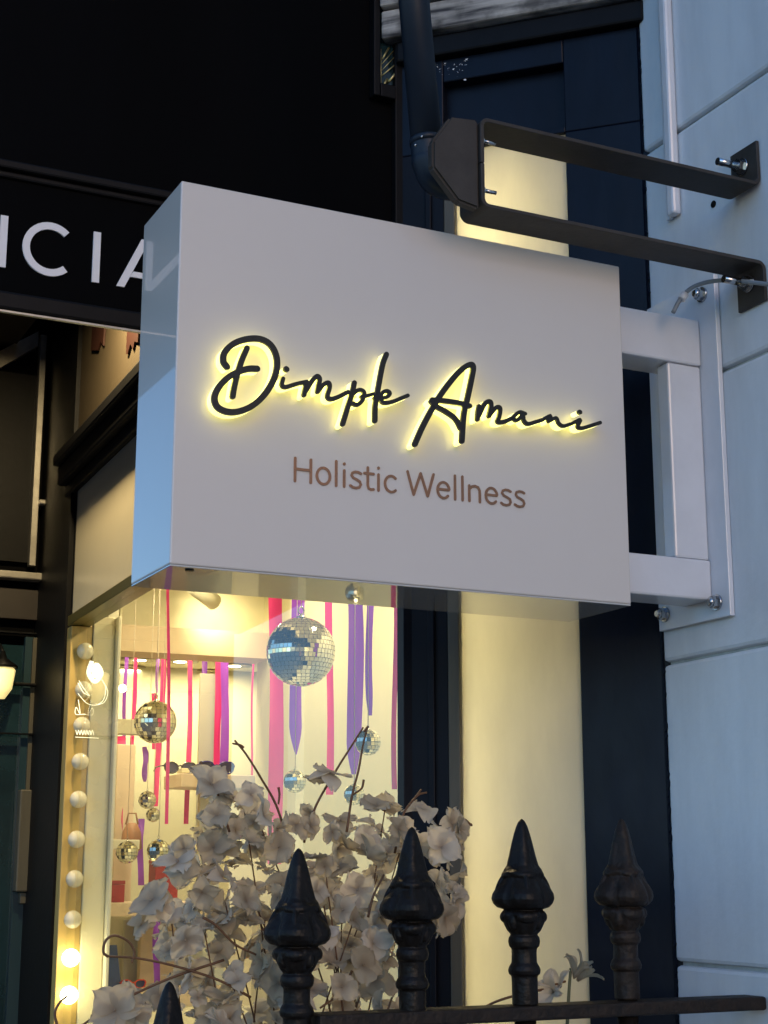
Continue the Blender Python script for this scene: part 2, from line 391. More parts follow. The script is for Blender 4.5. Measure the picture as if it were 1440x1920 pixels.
# brown lettering seen edge-on on the upper board
def markpoly(pxs):
    mb = MB(); t = -0.006
    pts = [WIN.px(x, y, t) for x, y in pxs]
    v1 = [mb.bm.verts.new(p) for p in pts]; v2 = [mb.bm.verts.new(p + WIN.t * 0.005) for p in pts]
    mb.bm.faces.new(v1); n = len(v1)
    for i in range(n): mb.bm.faces.new((v1[i], v1[(i + 1) % n], v2[(i + 1) % n], v2[i]))
    return mb
for poly in (((173, 608), (196, 604), (193, 648), (188, 640), (183, 657), (170, 657)), ((239, 600), (262, 588), (258, 642), (252, 640), (249, 655), (244, 645), (239, 664), (236, 664)),
             ((97, 824), (104, 816), (104, 838), (97, 850)), ((105.5, 814), (112, 806), (112, 828), (105.5, 836)), ((113.5, 804), (118, 799), (118, 819), (113.5, 826)), ((119.5, 797), (125, 790), (125, 812), (119.5, 818)), ((126.5, 788), (136, 776), (134, 803), (131, 801), (130, 808), (126.5, 810))):
    markpoly(poly).build('brown_letter', M_BROWN, shop)
# glass and its frame
B('jamb', M_NAVYD, shop, WIN, -0.012, 0.012, 0.0, 0.05, -1.5, 0.672, bev=0.001)
B('far_jamb', M_JAMB, shop, WIN, WL - 0.02, WL + 0.03, -0.005, 0.055, -1.0, 0.671, bev=0.002)
B('stall_riser', M_NAVYD, shop, WIN, 0.0, WL + 0.03, 0.0, 0.05, -1.5, -0.62)
B('sill', M_NAVYD, shop, WIN, 0.013, WL - 0.021, -0.03, 0.06, -0.6195, -0.58, bev=0.004)
gp_ = MB(); gp_.box(WIN, 0.0125, WL - 0.021, 0.018, 0.024, -0.5795, 0.6715); gp_.build('glass_pane', M_GLASS, shop)

# ================================================================== BLACK BUILDING OVER THE PASSAGE (left)
YB = 2.062
blk = thing('black_building', (0.58, YB, -1.5), 'black rendered frontage with white letters on its signboard', 'building')
xb1 = 1.040
B('wall', M_BLACK, blk, W, 0.12, xb1 - 0.004, YB + 0.012, YB + 0.10, 0.97, 3.4)
B('oriel_side', M_BLACK, blk, W, 0.121, 0.20, YB + 0.101, 6.2, 0.97, 3.4)
B('oriel_roof', M_BLACK, blk, W, 0.12, 1.02, YB + 0.101, 6.2, 3.41, 3.5)
B('corner_board', M_BLACKG, blk, W, xb1 - 0.0205, xb1, YB - 0.004, YB + 0.0115, 0.75, 3.2, bev=0.002)
B('ledge', M_BLACKG, blk, W, 0.12, xb1 - 0.021, YB - 0.014, YB + 0.012, 0.955, 0.968, bev=0.003)
B('ledge', M_BLACKG, blk, W, 0.12, xb1 - 0.021, YB - 0.006, YB + 0.012, 0.9445, 0.9545, bev=0.003)
B('signboard', M_BLACK, blk, W, 0.12, xb1 - 0.021, YB, YB + 0.0115, 0.779, 0.944)
B('bottom_trim', M_BLACKG, blk, W, 0.12, xb1 - 0.021, YB - 0.006, YB + 0.0115, 0.752, 0.7785, bev=0.004)
B('edge_strip', M_METALW, blk, W, 0.12, xb1 - 0.021, YB - 0.002, YB + 0.004, 0.7490, 0.7517)
bw = B('window', M_TEAL, blk, W, 0.992, 1.019, YB + 0.004, YB + 0.0118, 1.224, 1.6)
for a in ((0.980, 0.9915, 1.20, 1.6), (0.992, 1.019, 1.20, 1.2235)):
    o = MB().box(W, a[0], a[1], YB - 0.008, YB + 0.0118, a[2], a[3], bev=0.002).build('window_frame', M_BLACKG, bw)
# thin bars modelled as the lit grid reflected in that pane
for (p, q, w_) in (((716, 112), (729, 90), 2.2), ((716, 120), (738, 95), 1.0), ((716, 132), (746, 100), 1.0), ((716, 142), (752, 112), 1.6), ((728, 154), (748, 130), 3.2), ((718, 162), (726, 148), 3.0), ((714.5, 92), (714.5, 162), 1.0)):
    a_, b_ = onY(p[0], p[1], YB + 0.001), onY(q[0], q[1], YB + 0.001)
    MB().tube([a_, a_.lerp(b_, 0.5), b_], w_ * 0.00075, n=6).build('reflection_bar', mat('reflected_grid', (0.42, 0.36, 0.16), 0.35, metal=0.8, emit=None), bw)
# soffit and far side of the passage
B('soffit', M_BEIGE, blk, W, 0.12, 1.015, YB + 0.11, 6.2, 1.62, 1.70)

slp = WIN.p(1.62, -0.17, 1.60)
sfl = thing('soffit_lamp', slp, 'round warm lamp under the passage soffit above the cornice', 'lamp')
MB().lathe(slp + Vector((0, 0, -0.012)), [(0.052, 0), (0.058, 0.004), (0.058, 0.0195)], n=24).build('lamp_rim', M_METALW, sfl)
MB().lathe(slp + Vector((0, 0, -0.014)), [(0.048, 0), (0.048, 0.0018)], n=24).build('lens', M_LAMP, sfl)
_l = bpy.data.lights.new('soffit_lamp_light', 'AREA'); _l.energy = 15.0; _l.color = (1.0, 0.76, 0.40); _l.size = 0.05
_o = bpy.data.objects.new('soffit_lamp_light', _l); col.objects.link(_o); _o.location = slp + Vector((0, 0, -0.02))

def strokes_mesh(paths, width, y_front, y_back, plane_pts=True):
    """flat strokes with round ends: paths are lists of (x,z) points"""
    mb = MB()
    for path in paths:
        pts, w = path if isinstance(path, tuple) else (path, width)
        n = len(pts); h = w / 2
        L_, R_ = [], []
        for i, p in enumerate(pts):
            d = Vector((pts[min(i + 1, n - 1)][0] - pts[max(i - 1, 0)][0], pts[min(i + 1, n - 1)][1] - pts[max(i - 1, 0)][1]))
            d = d.normalized() if d.length > 1e-9 else Vector((1, 0)); nn = Vector((-d.y, d.x))
            L_.append((Vector(p[:2]) + nn * h, d)); R_.append((Vector(p[:2]) - nn * h, d))
        outl = [q for q, _ in L_]
        e = Vector(pts[-1][:2]); d = L_[-1][1]; nn = Vector((-d.y, d.x))
        capE = [e + nn * h * math.cos(a) + d * h * math.sin(a) for a in [math.pi * k / 6 for k in range(1, 6)]]
        s0 = Vector(pts[0][:2]); d0 = L_[0][1]; n0 = Vector((-d0.y, d0.x))
        capS = [s0 - n0 * h * math.cos(a) - d0 * h * math.sin(a) for a in [math.pi * k / 6 for k in range(1, 6)]]
        def V(q, y): return mb.bm.verts.new((q.x, y, q.y))
        lf = [V(q, y_front - 3e-6 * i) for i, (q, _) in enumerate(L_)]; rf_ = [V(q, y_front - 3e-6 * i) for i, (q, _) in enumerate(R_)]
        lb = [V(q, y_back) for q, _ in L_]; rb = [V(q, y_back) for q, _ in R_]
        ef = [V(q, y_front) for q in capE]; eb = [V(q, y_back) for q in capE]
        sf = [V(q, y_front) for q in capS]; sb = [V(q, y_back) for q in capS]
        F = mb.bm.faces.new
        for i in range(n - 1):
            F((lf[i], lf[i + 1], rf_[i + 1], rf_[i])); F((lb[i], rb[i], rb[i + 1], lb[i + 1]))
            F((lf[i], lb[i], lb[i + 1], lf[i + 1])); F((rf_[i], rf_[i + 1], rb[i + 1], rb[i]))
        for (l, r_, c, lB, rB, cB) in ((lf[-1], rf_[-1], ef, lb[-1], rb[-1], eb), (rf_[0], lf[0], sf, rb[0], lb[0], sb)):
            F([l] + c + [r_]); F(([lB] + cB + [rB])[::-1])
            ch = [l] + c + [r_]; cb = [lB] + cB + [rB]
            for i in range(len(ch) - 1): F((ch[i], cb[i], cb[i + 1], ch[i + 1]))
    return mb
# signboard letters  N C I A L
zt, zb = 0.9035, 0.8245      # cap height
def seg(a, b): return [(a[0] + (b[0] - a[0]) * k / 4, a[1] + (b[1] - a[1]) * k / 4) for k in range(5)]
def sharp(mb_polys, name):
    mb = MB(); y0, y1 = YB - 0.003, YB + 0.0005
    for poly in mb_polys:
        a = [mb.bm.verts.new((x, y0, z)) for x, z in poly]; b = [mb.bm.verts.new((x, y1, z)) for x, z in poly]
        mb.bm.faces.new(a); n = len(a)
        for i in range(n): mb.bm.faces.new((a[i], a[(i + 1) % n], b[(i + 1) % n], b[i]))
    return mb.build(name, M_LETTERW, blk)
XI = onY(180, 480, YB).x; XN = onY(6, 440, YB).x; XC = onY(93, 470, YB).x
zt = onY(180, 436, YB).z; zb = onY(175, 530, YB).z
sw = 0.0105; hC = zt - zb; zc = (zt + zb) / 2
sharp([[(XI - sw / 2, zb), (XI + sw / 2, zb), (XI + sw / 2, zt), (XI - sw / 2, zt)]], 'letter')
sharp([[(XN - sw / 2, zb), (XN + sw / 2, zb), (XN + sw / 2, zt), (XN - sw / 2, zt)], [(XN - 0.062, zb), (XN - 0.062 + sw, zb), (XN - 0.062 + sw, zt), (XN - 0.062, zt)],
       [(XN - 0.062 + sw, zt), (XN - 0.062 + sw, zt - 0.017), (XN - sw / 2, zb), (XN - sw / 2, zb + 0.017)]], 'letter')
ro, ri = hC * 0.525, hC * 0.525 - sw; arc = [R(48) + (R(312) - R(48)) * k / 26 for k in range(27)]
cpoly = []
mbC = MB(); y0, y1 = YB - 0.003, YB + 0.0005
prev = None
for a_ in arc:
    q = [mbC.bm.verts.new((XC + r_ * math.cos(a_) * 0.97, y, zc + r_ * math.sin(a_))) for r_, y in ((ro, y0), (ri, y0), (ro, y1), (ri, y1))]
    if prev:
        mbC.bm.faces.new((prev[0], q[0], q[1], prev[1])); mbC.bm.faces.new((prev[0], prev[2], q[2], q[0])); mbC.bm.faces.new((prev[1], q[1], q[3], prev[3]))
    else: mbC.bm.faces.new((q[0], q[1], q[3], q[2]))
    prev = q
mbC.bm.faces.new((prev[0], prev[2], prev[3], prev[1]))
mbC.build('letter', M_LETTERW, blk)
xa0 = onY(217, 537, YB).x; aw = 0.080; zap = zt + 0.001; xm = xa0 + aw / 2
sharp([[(xa0, zb), (xa0 + sw * 1.12, zb), (xm, zap - 0.014), (xm + 0.0001, zap), (xm - sw * 0.5, zap)], [(xa0 + aw, zb), (xa0 + aw - sw * 1.12, zb), (xm, zap - 0.014), (xm + 0.0001, zap), (xm + sw * 0.5, zap)],
       [(xa0 + 0.0195, zb + 0.017), (xa0 + aw - 0.0195, zb + 0.017), (xa0 + aw - 0.024, zb + 0.0255), (xa0 + 0.024, zb + 0.0255)]], 'letter')
xl = xa0 + aw + 0.022
sharp([[(xl, zb), (xl + 0.045, zb), (xl + 0.045, zb + sw), (xl + sw, zb + sw), (xl + sw, zt), (xl, zt)]], 'letter')

# far passage frontage, px 0..130
YF = 4.75
far = thing('passage_frontage', (0.6, YF, -1.5), 'dark shop entrance with metal trims at the end of the passage', 'shopfront')
def fpx(x, y): return onY(x, y, YF)
def fb(name, m, x0, x1, y0, y1, d0=0.0, d1=0.04, bev=0.0, y=None):
    a_, b_ = onY(x0, y0, YF - d0), onY(x1, y1, YF - d0)
    ym = (y0 + y1) / 2; xa_, xb_ = onY(x0, ym, YF - d0).x, onY(x1, ym, YF - d0).x
    return MB().box(W, xa_, xb_, YF - d0, YF - d0 + d1, b_.z, a_.z, bev=bev).build(name, m, far)
B('side_wall', M_BLACKG, shop, WIN, WL + 0.031, 2.85, -0.012, 0.049, -1.5, 2.2)
B('end_filler', M_BLACKG, shop, WIN, WL + 0.0005, WL + 0.0305, 0.002, 0.048, 0.6715, 1.21)
B('back_wall', M_BLACK, far, W, 0.55, 1.17, YF + 0.02, YF + 0.12, -1.5, 2.3)
fb('black_panel', M_BLACKG, -260, 66, 660, 1056, 0.0, 0.02)
fb('metal_post', M_METALW, 66, 78, 625, 1062, 0.03, 0.03, 0.002)
a_, b_ = onY(-30, 690, YF - 0.02), onY(72, 632, YF - 0.02)
MB().quadbox([a_ + Vector((0, 0, -0.03)), b_ + Vector((0, 0, -0.03)), b_ + Vector((0, 0.03, -0.03)), a_ + Vector((0, 0.03, -0.03)), a_ + Vector((0, 0, 0.03)), b_ + Vector((0, 0, 0.02)), b_ + Vector((0, 0.03, 0.02)), a_ + Vector((0, 0.03, 0.03))]).build('sloped_rail', M_METALW, far)
fb('metal_sill', M_METALW, -260, 100, 1061, 1076, 0.05, 0.05, 0.004)
fb('handle_bar', M_METALW, 75, 104, 935, 948, 0.05, 0.03, 0.005)
fb('handle_post', M_METALW, 95, 102, 949, 1060, 0.045, 0.02, 0.002)
fb('transom', M_DOOR, -260, 96, 1080, 1165, 0.01, 0.02, 0.002)
fb('transom', M_BLACKG, -260, 96, 1166, 1190, 0.02, 0.03, 0.003)
fb('pillar', M_WOODD, 103, 121, 1180, 2300, 0.10, 0.1, 0.004)
fb('pillar', M_BLACKG, 104, 130, 920, 1178, 0.09, 0.1, 0.004)
fb('pillar', M_BLACKG, 122, 131, 1180, 2300, 0.09, 0.1, 0.002)
fb('glass', M_TEAL, -260, 36, 1192, 2300, 0.0, 0.01)
fb('stile', mat('teal_paint', (0.008, 0.03, 0.04), 0.4), 20, 44, 1192, 2300, 0.02, 0.02)
fb('timber_strip', M_WOODD, 55, 66, 1195, 1500, 0.03, 0.02)
fb('timber_strip', M_WOODD, 78, 92, 1195, 1700, 0.03, 0.02)
fb('glazing_bar', M_BLACKG, -260, 72, 1270, 1281, 0.05, 0.02, 0.003)
fb('glazing_bar', M_BLACKG, -260, 68, 1365, 1376, 0.05, 0.02, 0.003)
fb('meter_box', M_WOODD, 34, 70, 1480, 1672, 0.06, 0.04, 0.004)
fb('meter_box_foot', M_WOODD, 38, 69, 1674, 1694, 0.05, 0.03, 0.002)
ln = thing('wall_lantern', onY(2, 1300, YF - 0.1), 'small lit yellow lantern cut by the left picture edge', 'lantern')
lp = onY(3, 1275, YF - 0.09)
_l = bpy.data.lights.new('lantern_light', 'POINT'); _l.energy = 0.12; _l.color = (1.0, 0.74, 0.36); _l.shadow_soft_size = 0.012
_o = bpy.data.objects.new('lantern_light', _l); col.objects.link(_o); _o.location = lp + Vector((-0.06, -0.10, -0.02))
MB().lathe(lp + Vector((0, 0, -0.055)), [(0.012, 0), (0.032, 0.03), (0.040, 0.085), (0.036, 0.09)], n=8).build('lamp_glass', mat('lantern_glow', (1, 0.9, 0.5), 0.4, emit=(1.0, 0.78, 0.30), es=0.4), ln)
MB().lathe(lp + Vector((0, 0, 0.036)), [(0.046, 0), (0.046, 0.008), (0.012, 0.03), (0.006, 0.05)], n=8).build('lamp_cap', M_BLACKG, ln)
MB().tube([lp + Vector((0, 0, 0.08)), lp + Vector((0, 0.05, 0.11)), lp + Vector((0, 0.11, 0.11))], 0.006).build('lamp_arm', M_BLACKG, ln)

# ================================================================== SHOP INTERIOR (real room behind the glass)
def room(name, m, *a): return tag(MB().box(WIN, *a).build(name, m), kind='structure')
SB = 2.62                                  # beam position along the shop
room('room_floor', M_ROOMW, 0.0, 6.0, 0.06, 2.6, -0.66, -0.62)
room('room_ceiling', M_ROOM, 0.0, SB, 0.06, 0.80, 0.95, 1.0)
room('display_wall', M_ROOM, 1.10, SB + 0.12, 0.72, 0.78, -0.62, 0.95)
room('display_wall', M_ROOMW, -0.24, 1.10, 0.745, 0.79, -0.62, 1.12)
room('wall_pilaster', M_ROOMW, 1.50, 1.58, 0.70, 0.7199, -0.62, 0.95)
room('wall_pilaster', M_ROOMW, 2.30, 2.37, 0.695, 0.7199, -0.62, 0.95)
zbt = onY(218, 1177, YF).z; zbb = onY(218, 1226, YF).z
room('room_beam', M_BEAM, SB, SB + 0.14, 0.10, 0.72, zbb, zbt)
room('room_wall', M_ROOM, SB + 0.06, SB + 0.14, 0.10, 0.72, zbt, 0.95)
zceil = onY(330, 1262, 7.6).z
room('room_ceiling', M_ROOM, SB + 0.14, 5.4, 0.10, 2.6, zceil, zceil + 0.05)
room('back_wall', M_ROOM, 5.4, 5.5, 0.06, 2.6, -0.62, zceil)
room('side_wall', M_ROOM, SB + 0.12, 5.4, 2.4, 2.5, -0.62, zceil)
room('side_wall', M_ROOM, 2.34, 5.4, 0.0, 0.06, -0.62, 0.95)
room('bay_back', M_ROOM, -0.27, -0.24, 0.34, 0.80, -0.62, 1.3)
def wedge(name, m, z0, z1):
    pl = [(0.0, 0.10), (-0.24, 0.335), (-0.24, 0.745), (0.0, 0.745)]
    tag(MB().quadbox([WIN.p(a, b, z0) for a, b in pl] + [WIN.p(a, b, z1) for a, b in pl]).build(name, m), kind='structure')
wedge('bay_ceiling', M_ROOM, 1.12, 1.16)
wedge('bay_floor', M_ROOM, -0.66, -0.62)
room('bay_header', M_ROOM, -0.005, 0.0, 0.06, 0.80, 1.0, 1.12)

def lamp(name, kind, loc, energy, color, size=0.1, rot=None, spread=None):
    l = bpy.data.lights.new(name, kind); l.energy = energy * 0.5; l.color = color
    if kind == 'AREA': l.size = size; 
    else: l.shadow_soft_size = size
    o = bpy.data.objects.new(name, l); col.objects.link(o); o.location = loc
    if rot is not None: o.rotation_euler = rot
    return o
WARM = (1.0, 0.86, 0.51)
dl_i = 0
DL = [(0.25, 0.35), (0.85, 0.42), (1.5, 0.42), (2.15, 0.40)]
names_dl = ['first', 'second', 'third', 'fourth']
for k, (s_, t_) in enumerate(DL):
    c = WIN.p(s_, t_, 0.95)
    th = thing('downlight', c, 'recessed ceiling downlight over the window display, %s from the street corner' % names_dl[k], 'downlight', 'display downlights')
    MB().lathe(c + Vector((0, 0, -0.006)), [(0.030, 0), (0.045, 0.0), (0.045, 0.005), (0.030, 0.005)], n=20).build('trim_ring', M_ROOMW, th)
    MB().lathe(c + Vector((0, 0, -0.0075)), [(0.0285, 0), (0.0285, 0.003)], n=20).build('lens', M_LAMP, th)
    lamp('downlight_light', 'AREA', c + Vector((0, 0, -0.012)), 5.4, WARM, 0.06)
for k, (px_, py_) in enumerate(((338, 1238), (440, 1246), (240, 1250), (393, 1258), (262, 1235), (0, 0), (1, 0))):
    r_ = ray(px_, py_); c = r_ * (zceil / r_.z)
    if py_ == 0: c = WIN.p(SB + 0.20, 0.26 + 0.34 * px_, zceil)  # last two entries are unseen lights added to brighten the ribbons behind the beam
    th = thing('downlight', c, ['round recessed downlight in the back ceiling left of the grey banner', 'round recessed downlight in the back ceiling right of the purple ribbon', 'leftmost recessed downlight in the back ceiling', 'deepest recessed downlight in the back ceiling', 'recessed downlight in the back ceiling above the second mirror ball', 'unseen fill light added just behind the beam, window side', 'unseen fill light added just behind the beam, wall side'][k], 'downlight', 'back room downlights')
    MB().lathe(c + Vector((0, 0, -0.008)), [(0.05, 0), (0.09, 0.0), (0.09, 0.006), (0.05, 0.006)], n=20).build('trim_ring', mat('trim_bronze', (0.35, 0.28, 0.18), 0.4), th)
    MB().lathe(c + Vector((0, 0, -0.0095)), [(0.03, 0), (0.03, 0.003)], n=16).build('lens', M_LAMP, th)
    lamp('downlight_light', 'AREA', c + Vector((0, 0, -0.02)), 4.6, WARM, 0.1)
# track spotlight that lights the wall above the beam
sp = thing('track_spotlight', WIN.px(385, 1120, 0.42), 'white track spotlight washing the cream wall above the beam', 'spotlight')
a_ = onY(382, 1122, YF - 0.22)
hd = MB(); hd.tube([a_ + Vector((-0.045, -0.03, 0.030)), a_ + Vector((0.045, 0.03, -0.004))], 0.026, n=16); hd.build('spot_head', M_ROOMW, sp)
MB().tube([a_ + Vector((0, 0, 0.03)), a_ + Vector((0, 0, 0.12)), Vector((a_.x, a_.y, 0.95))], 0.006).build('spot_stem', M_ROOMW, sp)
o = lamp('spotlight_light', 'SPOT', a_ + Vector((0.055, 0.035, -0.012)), 3.6, WARM, 0.02, Vector((0.10, 0.35, -0.12)).to_track_quat('-Z', 'Y').to_euler()); o.data.spot_size = R(120); o.data.spot_blend = 0.9
th = thing('added_glow_tube', SPL.p(0.283, 0.125, -0.62), 'unseen vertical tube added to make the opal bay panel glow', 'lamp')  # unseen tube and its area lights, added so the opal panel glows
MB().tube([SPL.p(0.288, 0.097, -0.62), SPL.p(0.288, 0.097, 0.2), SPL.p(0.288, 0.097, 1.12)], 0.008).build('tube_body', M_ROOMW, th)
o = lamp('added_glow_light', 'AREA', SPL.p(0.288, 0.085, 0.36), 2.5, (1.0, 0.87, 0.50), 0.02, (-SPL.t - SPL.a * 0.12).to_track_quat('-Z', 'Y').to_euler())
o.data.shape = 'RECTANGLE'; o.data.size = 0.02; o.data.size_y = 1.44
o = lamp('added_glow_light', 'AREA', SPL.p(0.25, 0.120, 0.99), 1.2, WARM, 0.02, (-SPL.t).to_track_quat('-Z', 'Y').to_euler())
o.data.shape = 'RECTANGLE'; o.data.size = 0.06; o.data.size_y = 0.2

# vanity bulb strip at the far end of the window
vs = thing('bulb_strip', WIN.p(2.20, 0.07, -0.62), 'vertical vanity strip of round white bulbs at the far window edge', 'light strip')
SBU = 2.205
B('board', M_ROOM, vs, WIN, SBU + 0.008, SBU + 0.03, 0.056, 0.118, -0.62, 0.70, bev=0.003)
B('side_rail', M_ROOMW, vs, WIN, SBU - 0.02, SBU + 0.03, 0.119, 0.128, -0.62, 0.70, bev=0.002)
ybs = [1150, 1221, 1293, 1360, 1428, 1499, 1574, 1648, 1724, 1796, 1866]
pl = WIN.o + WIN.a * (SBU - 0.012)
for k, y_ in enumerate(ybs):
    x_ = 160 - (y_ - 1221) * 0.047
    c = onplane(x_, y_, pl, WIN.a); lit = k >= 9
    b_ = MB(); b_.sphere(c, 0.0236, 20).smooth(); b_ = b_.build('lit_bulb' if lit else 'bulb', M_BULBL if lit else M_BULB, vs)
    MB().tube([c + WIN.a * 0.0195, c + WIN.a * 0.021], 0.011, 14).build('socket', M_METALW, b_)
    if lit: lamp('lit_bulb_light', 'POINT', c - WIN.a * 0.032, 0.35, WARM, 0.022)

# white posts of the display unit
du = thing('display_unit', onY(300, 2100, YF), 'cream shelving unit with sunglasses and boxes inside the window', 'shelf unit')
YS = 4.62
def db(name, m, x0, x1, y0, y1, Y, d, bev=0.002, par=None):
    a_, b_ = onY(x0, y0, Y), onY(x1, y1, Y); ym = (y0 + y1) / 2
    return MB().box(W, onY(x0, ym, Y).x, onY(x1, ym, Y).x, Y, Y + d, b_.z, a_.z, bev=bev).build(name, m, par or du)
db('upright', M_ROOMW, 186, 207, 1090, 2080, YS, 0.04)
db('upright_edge', M_ROOM, 208.5, 213, 1090, 2080, YS + 0.02, 0.03)
db('rail', M_ROOM, 214, 288, 1347, 1378, YS + 0.1, 0.05)
db('shelf', M_BEAM, 340, 490, 1450, 1479, YS + 0.25, 0.18)
db('bracket', M_ROOM, 341, 356, 1440, 1449, YS + 0.3, 0.05)
db('shelf', M_ROOMW, 202, 262, 1574, 1592, YS + 0.15, 0.14)
db('shelf', M_BEAM, 200, 420, 1693, 1716, YS + 0.1, 0.26)
db('shelf', M_BEAM, 198, 420, 1856, 1884, YS + 0.1, 0.26)
db('back_panel', M_ROOM, 205, 420, 1718, 1854, YS + 0.39, 0.02)
db('curtain_strip', M_ROOMW, 372, 412, 1484, 1690, YS + 0.40, 0.02)
db('lower_back_panel', M_GREYP, 232, 256, 1725, 1850, YS + 0.36, 0.02)
db('cabinet_side', M_BEAM, 263, 330, 1720, 1854, YS + 0.30, 0.03)
db('tall_back_panel', M_BEAM, 215, 250, 1395, 1690, YS + 0.42, 0.02)
bn = tag(db('hanging_banner', M_GREYP, 372, 404, 1262, 1560, YS + 0.55, 0.01, 0.001), 'grey hanging banner behind the ribbons in the back room', 'banner')
bn.parent = None; bn.location = Vector(bn['wl'])
def boxthing(name, m, x0, x1, y0, y1, Y, d, label, cat): 
    mb = MB(); a_, b_ = onY(x0, y0, Y), onY(x1, y1, Y); ym = (y0 + y1) / 2
    xa_, xb_ = onY(x0, ym, Y).x, onY(x1, ym, Y).x
    th = thing(name, ((xa_ + xb_) / 2, Y, b_.z), label, cat)
    MB().box(W, xa_, xb_, Y, Y + d, b_.z, a_.z - 0.012, bev=0.002).build('box_body', m, th)
    MB().box(W, xa_ - 0.001, xb_ + 0.001, Y - 0.001, Y + d + 0.001, a_.z - 0.0115, a_.z, bev=0.0015).build('box_lid', m, th)
boxthing('red_box', M_REDBOX, 200, 234, 1651, 1692.7, YS + 0.16, 0.06, 'small dark red box on the shelf beside the cream upright', 'box')
boxthing('red_box', M_REDBOX, 291, 334, 1612, 1692.7, YS + 0.16, 0.07, 'taller bright red box on the shelf behind the flowers', 'box')
# blue folded card
th = thing('blue_card', onY(210, 1856, YS + 0.16), 'dark blue folded display card on the lowest shelf', 'card')
p0, p1 = onY(196, 1855.7, YS + 0.15), onY(228, 1855.7, YS + 0.15); q0, q1 = onY(198, 1772, YS + 0.17), onY(219, 1772, YS + 0.17)
for sgn in (0, 1):
    o_ = Vector((0, 0.05 * sgn, 0)); mb = MB()
    mb.quadbox([p0 + o_, p1 + o_, p1 + o_ + Vector((0, 0.003, 0)), p0 + o_ + Vector((0, 0.003, 0)), q0 + Vector((0, 0.003 * sgn, 0)), q1 + Vector((0, 0.003 * sgn, 0)), q1 + Vector((0, 0.003 + 0.003 * sgn, 0)), q0 + Vector((0, 0.003 + 0.003 * sgn, 0))])
    mb.build('card_leaf', M_BLUE, th)
def sunglasses(x0, x1, y, Y, m, label, zrest):
    a_, b_ = onY(x0, y, Y), onY(x1, y, Y); w = (b_ - a_).length; c = (a_ + b_) / 2; c.z = zrest + w * 0.17
    th = thing('sunglasses', (c.x, c.y, zrest), label, 'sunglasses')
    for sg in (-1, 1):
        ctr = c + Vector((sg * w * 0.26, 0, 0)); pts = []
        for k in range(21):
            a = 2 * math.pi * k / 20
            up = 1.0 + 0.18 * (math.cos(a) * sg > 0.4) * (math.sin(a) > 0.2)
            pts.append(ctr + Vector((math.cos(a) * w * 0.2 * up, 0, math.sin(a) * w * 0.155 * up)))
        MB().tube(pts, w * 0.028, 8, cap=False).build('rim', m, th)
        ln_ = MB(); vs_ = [ln_.bm.verts.new(p) for p in pts[:-1]]; vb = [ln_.bm.verts.new(p + Vector((0, 0.002, 0))) for p in pts[:-1]]
        ln_.bm.faces.new(vs_); ln_.bm.faces.new(vb[::-1]); ln_.build('lens', mat('tinted_lens', (0.05, 0.05, 0.12), 0.05, spec=0.8), th)
        MB().tube([ctr + Vector((sg * w * 0.21, 0, w * 0.06)), ctr + Vector((sg * w * 0.24, 0.03, w * 0.06)), ctr + Vector((sg * w * 0.23, w * 0.8, w * 0.05)), ctr + Vector((sg * w * 0.22, w * 0.98, -w * 0.05))], w * 0.022, 6).build('temple', m, th)
    MB().tube([c + Vector((-w * 0.07, 0, w * 0.04)), c + Vector((0, -0.002, w * 0.07)), c + Vector((w * 0.07, 0, w * 0.04))], w * 0.025, 6).build('bridge', m, th)
zs = onY(400, 1450, YS + 0.25).z
sunglasses(307, 368, 1435, YS + 0.32, M_GLASSBK, 'black framed sunglasses on the shelf beside the second mirror ball', zs)
sunglasses(372, 440, 1432, YS + 0.30, M_GLASSES, 'navy blue cat-eye sunglasses on the shelf behind the pink ribbon', zs)
sunglasses(226, 274, 1846, YS + 0.14, M_GLASSRED, 'orange red framed glasses on the lowest shelf', onY(250, 1856, YS + 0.1).z)
# tan bag hanging by the shelf
th = thing('tan_bag', onY(247, 1590, YS + 0.3), 'small tan leather bag hanging behind the ribbons', 'bag')
bc = onY(247, 1555, YS + 0.3)
MB().lathe(bc + Vector((0, 0, -0.07)), [(0.02, 0), (0.034, 0.01), (0.030, 0.06), (0.018, 0.085), (0.012, 0.09)], n=16).build('bag_body', M_TAN, th)
MB().tube([bc + Vector((0.02, 0, 0.015)), bc + Vector((0.012, 0, 0.05)), bc + Vector((-0.012, 0, 0.05)), bc + Vector((-0.02, 0, 0.015))], 0.003, 6).build('bag_handle', M_TAN, th)
# glowing script lines inside the window near the bulbs
ne = thing('glowing_script', WIN.p(2.0, 0.1, 0.3), 'small glowing white script in front of the bulb strip', 'led sign')
YN = 4.18
def npx(x, y): return onY(x, y, YN)
MB().tube(smooth_pts([npx(172, 1240), npx(166, 1262), npx(178, 1278), npx(190, 1262), npx(180, 1246), npx(176, 1268), npx(186, 1254), npx(170, 1256)], 6), 0.0060, 8).build('bright_knot', M_SCRIPTGLOW, ne)
for ln_ in (((188, 1270), (198, 1288), (194, 1312), (180, 1322), (162, 1318), (146, 1300)), ((192, 1276), (202, 1296), (196, 1316), (182, 1322)), ((148, 1276), (158, 1292), (168, 1305)), ((146, 1280), (156, 1298), (166, 1304)), ((147, 1312), (150, 1338), (143, 1326), (142, 1339), (160, 1339))):
    MB().tube(smooth_pts([npx(*q) for q in ln_], 6), 0.0007, 6).build('glow_line', M_SCRIPTGLOW, ne)
MB().tube(smooth_pts([npx(142 + k * 2.6, 1374 + (4 if k % 2 else -5)) for k in range(14)], 3), 0.0006, 6).build('glow_line', M_SCRIPTGLOW, ne)
MB().tube([npx(141, 1382), npx(160, 1383), npx(185, 1384)], 0.0006, 6).build('glow_line', M_SCRIPTGLOW, ne)
